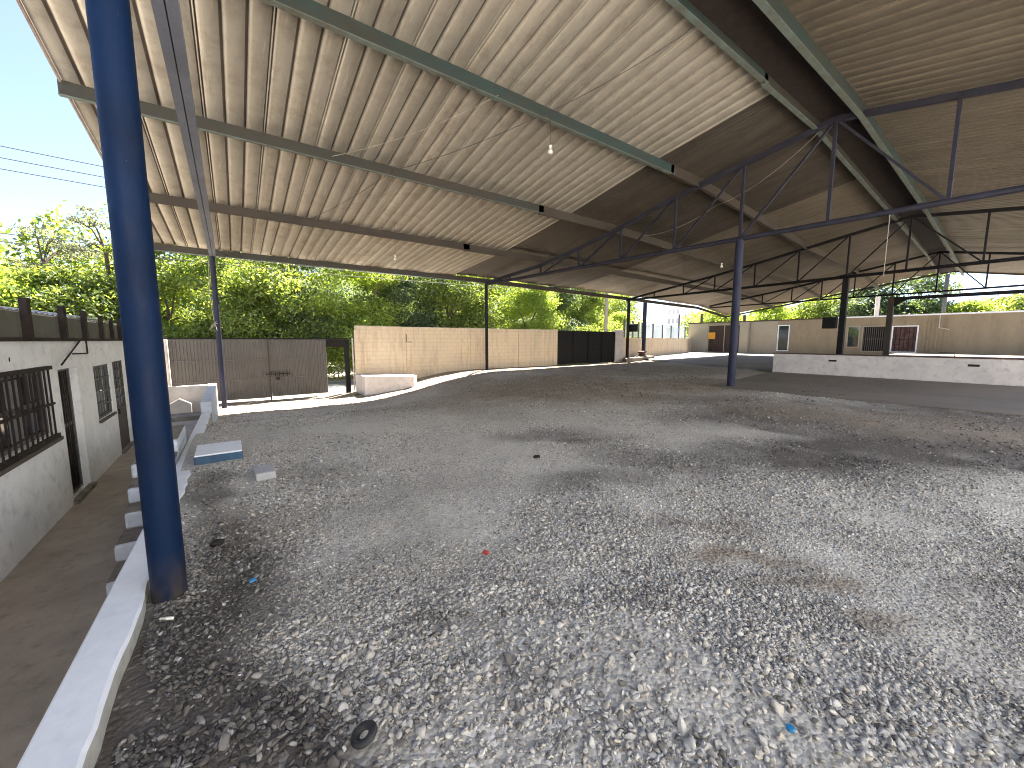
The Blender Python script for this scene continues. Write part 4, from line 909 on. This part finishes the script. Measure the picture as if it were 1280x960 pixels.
TR = [ # x, y, top, r, kind, leaves, leaf size, label
 (-13.5, 29, 7.2, 3.6, 1, 15000, .17, 'bright yellow green tree at the far left edge above the low building'),
 (-9.3, 27.5, 5.0, 2.6, 1, 12000, .15, 'low spreading yellow green tree directly above the corrugated building roof'),
 (-6.2, 28, 5.3, 2.3, 0, 11000, .15, 'mid green tree between the low building and the big blue column'),
 (-3.0, 30, 6.4, 2.6, 0, 12000, .15, 'leafy green tree just right of the big blue column'),
 (.8, 28, 6.3, 2.6, 0, 13000, .15, 'broad green tree behind the left leaf of the street gate'),
 (4.0, 30.5, 7.0, 2.8, 2, 12000, .16, 'deep green tree rising behind the gate meeting stile'),
 (7.3, 28, 6.6, 2.5, 1, 11000, .15, 'yellow leaved tree behind the left end of the peach wall'),
 (10.8, 30, 7.2, 2.9, 2, 14000, .15, 'dark bluish green tree behind the middle of the peach wall'),
 (14.8, 29, 6.8, 2.7, 0, 13000, .15, 'green tree with forked trunk behind the slim dark column'),
 (18.8, 31, 7.4, 3.0, 0, 13000, .16, 'fresh green tree behind the right half of the peach wall'),
 (22.3, 28, 5.7, 2.4, 1, 12000, .15, 'bright lime bush like tree left of the concrete utility pole'),
 (27.5, 31, 7.8, 3.0, 2, 13000, .17, 'dark tree behind the black gate and utility pole'),
 (33.5, 33, 7.4, 3.0, 0, 11000, .18, 'tree behind the two far columns'),
 (43, 35, 5.4, 2.6, 1, 8000, .18, 'low yellowish bush by the distant tower block')]
for k, (x, y, top, r_, kd, n, lf_, lb) in enumerate(TR): tree(x, y, top*(1.45 if -4 < x < 35 else 1), r_*(1.15 if x > -4 else 1), kd, int(n*(1.7 if -4 < x < 35 else 1.8)), lf_, lb, 100+k, trunk=.13+.05*(k % 3), lean=.6*math.sin(k*2.3))
tree(-5.2, 31, 9.0, 2.3, 3, 1500, .13, 'thin airy tree with sparse grey leaves rising into the sky beside the big blue column', 211, zlo=5.5, clumps=22, flat=.5, trunk=.12)
tree(-7.8, 32, 7.6, 2.0, 3, 1200, .13, 'second sparse grey leaved tree left of the airy one', 212, zlo=5, clumps=16, flat=.45, trunk=.10)
TB = [(62, 31, 7.5, 3.5, 1, 9000, .25, 'yellow green tree above the brown slatted door'),
 (64, 25, 7.4, 3.6, 1, 9000, .25, 'yellow green tree above the left end of the cream building'),
 (66, 19, 9.0, 3.8, 0, 9000, .26, 'grey green tree with pale trunk beyond the cream building'),
 (63, 13.5, 9.6, 3.6, 2, 11000, .24, 'dark dense tree above the barred window of the cream building'),
 (62, 8.6, 9.8, 3.2, 2, 11000, .24, 'dark tall tree just left of the far gable peak'),
 (60, 5.6, 5.6, 2.2, 1, 7000, .22, 'low bright green tree under the far gable peak'),
 (66, 1.5, 6.3, 3.6, 0, 9000, .26, 'hazy green tree at the right edge above the cream building'),
 (63, -3.5, 6.6, 3.5, 1, 7000, .26, 'yellow green tree beyond the right picture edge')]
for k, (x, y, top, r_, kd, n, lf_, lb) in enumerate(TB): tree(x, y, top, r_, kd, n, lf_, lb, 300+k, base=-.1, group='trees beyond the cream building', trunk=.25)
# undergrowth along the street
def growth(name, x0, x1, fy, z0, z1, n, leaf, kd, seed, label, dep=2.0):
    r = np.random.default_rng(seed); x = r.uniform(x0, x1, n); y = fy(x)+r.uniform(-dep, dep, n); hh = z0+(z1-z0)*(.55+.9*(fbm(x, y, .35, seed)-.25)); z = z0+(hh-z0)*r.uniform(0, 1, n)**.7
    P = np.stack([x, y, z], 1); nr = r.normal(size=(n, 3))+np.array([0, -.3, .6]); nr /= np.linalg.norm(nr, axis=1)[:, None]
    a = np.cross(nr, r.normal(size=(n, 3))); a /= np.linalg.norm(a, axis=1)[:, None]; b = np.cross(nr, a); s = leaf*r.uniform(.5, 1.3, n)[:, None]
    V = np.stack([P-a*s, P-b*s*.42, P+a*s, P+b*s*.42], 1).reshape(-1, 3)
    return props(np_mesh(name, V, np.arange(n*4).reshape(-1, 4), LEAF[kd]), label, 'undergrowth', kind='stuff')
growth('undergrowth', -16, 36, lambda x: 28.0+x*.03, -1, 3.0, 70000, .12, 0, 5, 'green undergrowth along the far side of the street')
growth('far_wood', -40, 55, lambda x: 40+x*.05, -1, 11.5, 150000, .22, 0, 6, 'distant mass of trees closing the view across the street', 3.0)
r9 = np.random.default_rng(9); n = 26000; y = r9.uniform(-25, 45, n); x = 78+r9.uniform(-4, 4, n); z = -1+9.2*r9.uniform(0, 1, n)*(.55+.5*fbm(y, x, .15, 9))
P = np.stack([x, y, z], 1); a = r9.normal(size=(n, 3)); a /= np.linalg.norm(a, axis=1)[:, None]; b = np.cross(a, r9.normal(size=(n, 3))); b /= np.linalg.norm(b, axis=1)[:, None]
V = np.stack([P-a*.42, P-b*.2, P+a*.42, P+b*.2], 1).reshape(-1, 3); props(np_mesh('far_wood', V, np.arange(n*4).reshape(-1, 4), LEAF[0]), 'hazy wood on the rise behind the cream building', 'wood', kind='stuff')
# weeds
def weed(x, y, z, s, n, label):
    r = np.random.default_rng(int(x*100) % 999); mb = MB()
    for k in range(n):
        a = r.uniform(0, 6.28); l = s*r.uniform(.5, 1.1); d = Vector((math.cos(a), math.sin(a), r.uniform(.6, 2))).normalized(); p = Vector((x, y, z)); q = p+d*l; sd = Vector((-math.sin(a), math.cos(a), 0))*s*.13
        m_ = p.lerp(q, .6)+Vector((0, 0, .02)); mb.add([p, m_-sd, q-Vector((0, 0, l*.15)), m_+sd], [(0, 1, 2, 3)])
    mb.build('weed', 'weed', None, label=label, cat='weed', group='weeds at the wall foot')
weed(5.55, 17.45, -.95, .28, 40, 'small green weed at the foot of the whitewashed planter')
weed(4.55, 18.3, -.97, .25, 30, 'low weed at the base of the pale pipe')

# ------------------------------------------------------------------ street pole, wires, tower block
MB().tube([(28.3, 24.5, -1), (28.3, 24.5, 9.5)], .19, 12, .12).build('utility_pole', 'pole_concrete', None, smooth=True, label='pale concrete utility pole behind the black gate', cat='utility pole')
WR = [((-30, 23, 9.9), (28.3, 24.4, 9.2)), ((-30, 23.3, 9.5), (28.3, 24.5, 8.9)), ((-30, 23.6, 9.1), (28.3, 24.5, 8.6)), ((-30, 23, 6.6), (28.3, 24.3, 6.2)), ((-30, 23.3, 6.3), (28.3, 24.3, 5.95))]
wl = ['topmost overhead wire crossing the sky left of the roof', 'second overhead wire from the top in the left sky', 'third overhead wire from the top in the left sky', 'upper of the two low overhead wires in front of the trees', 'lower of the two low overhead wires in front of the trees']
for (a, b), lb in zip(WR, wl):
    cable([a, b], .016, 'wire', .9, 24).build('power_line', 'wire', None, label=lb, cat='wire', group='overhead wires along the street')
tw = thing('tower_block', (121, 76, -1), 'pale distant apartment tower seen past the two far columns', 'apartment block')
MB().box(118, 126, 71.5, 76.5, -1, 19).build('wall', 'far_building', tw)
MB().box(112, 117.9, 77.6, 84, -1, 7.6).build('wall', 'far_building', tw, label='lower wing of the distant tower')
for k in range(5):
    for j in range(3): MB().box(117.9, 117.99, 72.1+j*1.5, 72.8+j*1.5, 4+k*3, 5.5+k*3).build('window', 'far_window', tw)
for j in range(3): MB().box(111.9, 111.99, 78.4+j*1.9, 79.4+j*1.9, 5, 6.4).build('window', 'far_window', tw)

# ------------------------------------------------------------------ small things on the gravel
rr = MB(); cx0, cy0 = .33, 1.46; n1, n2 = 28, 10
V = [(cx0+(.034+.017*math.cos(b))*math.cos(a), cy0+(.034+.017*math.cos(b))*math.sin(a), .052+.014*math.sin(b)+.008*math.cos(a)) for a in [6.2832*i/n1 for i in range(n1)] for b in [6.2832*j/n2 for j in range(n2)]]
rr.add(V, [(i*n2+j, ((i+1) % n1)*n2+j, ((i+1) % n1)*n2+(j+1) % n2, i*n2+(j+1) % n2) for i in range(n1) for j in range(n2)])
rr.build('rubber_ring', 'rubber', None, smooth=True, label='small black rubber ring lying on the gravel in the foreground', cat='rubber ring')
MB().lathe((1.74, .49, .032), [(.014, 0), (.016, .002), (.016, .012), (.014, .014), (.005, .0145)], 20).build('bottle_cap', 'cap_blue', None, smooth=True, label='bright blue bottle cap on the foreground gravel', cat='bottle cap')
MB().hexa(*rb(1.44, 2.33, .012, .02, .03, .045, .5)).build('plastic_scrap', 'red_bit', None, rough=.002, label='tiny red plastic scrap among the stones mid yard', cat='scrap')
MB().hexa(*rb(.02, 2.95, .02, .012, .025, .035, .2)).build('plastic_scrap', 'cap_blue', None, rough=.002, label='small pale blue scrap near the foot of the big blue column', cat='scrap')
MB().tube([(-.42, 2.82, .035), (-.39, 2.79, .042), (-.36, 2.79, .03)], .006, 6, .010).build('bone_chip', 'white_plastic', None, smooth=True, label='pale bent bone like chip in front of the big blue column', cat='debris')
def rock(x, y, s, label, mat):
    v, f = ico(2); r = np.random.default_rng(int(abs(x)*1000)); v = v*(1+r.normal(0, .10, (len(v), 1)))*np.array([s, s*.8, s*.6])+np.array([x, y, s*.35+float(gz(x, y))])
    MB().add(v.tolist(), [tuple(q) for q in f.tolist()]).build('rock', mat, None, label=label, cat='rock', group='larger single stones on the gravel')
rock(-.18, 3.72, .045, 'dark lump of rock just right of the big blue column', 'rust_black')
rock(3.3, 4.0, .05, 'small dark stone alone in the middle of the yard', 'rust_black')
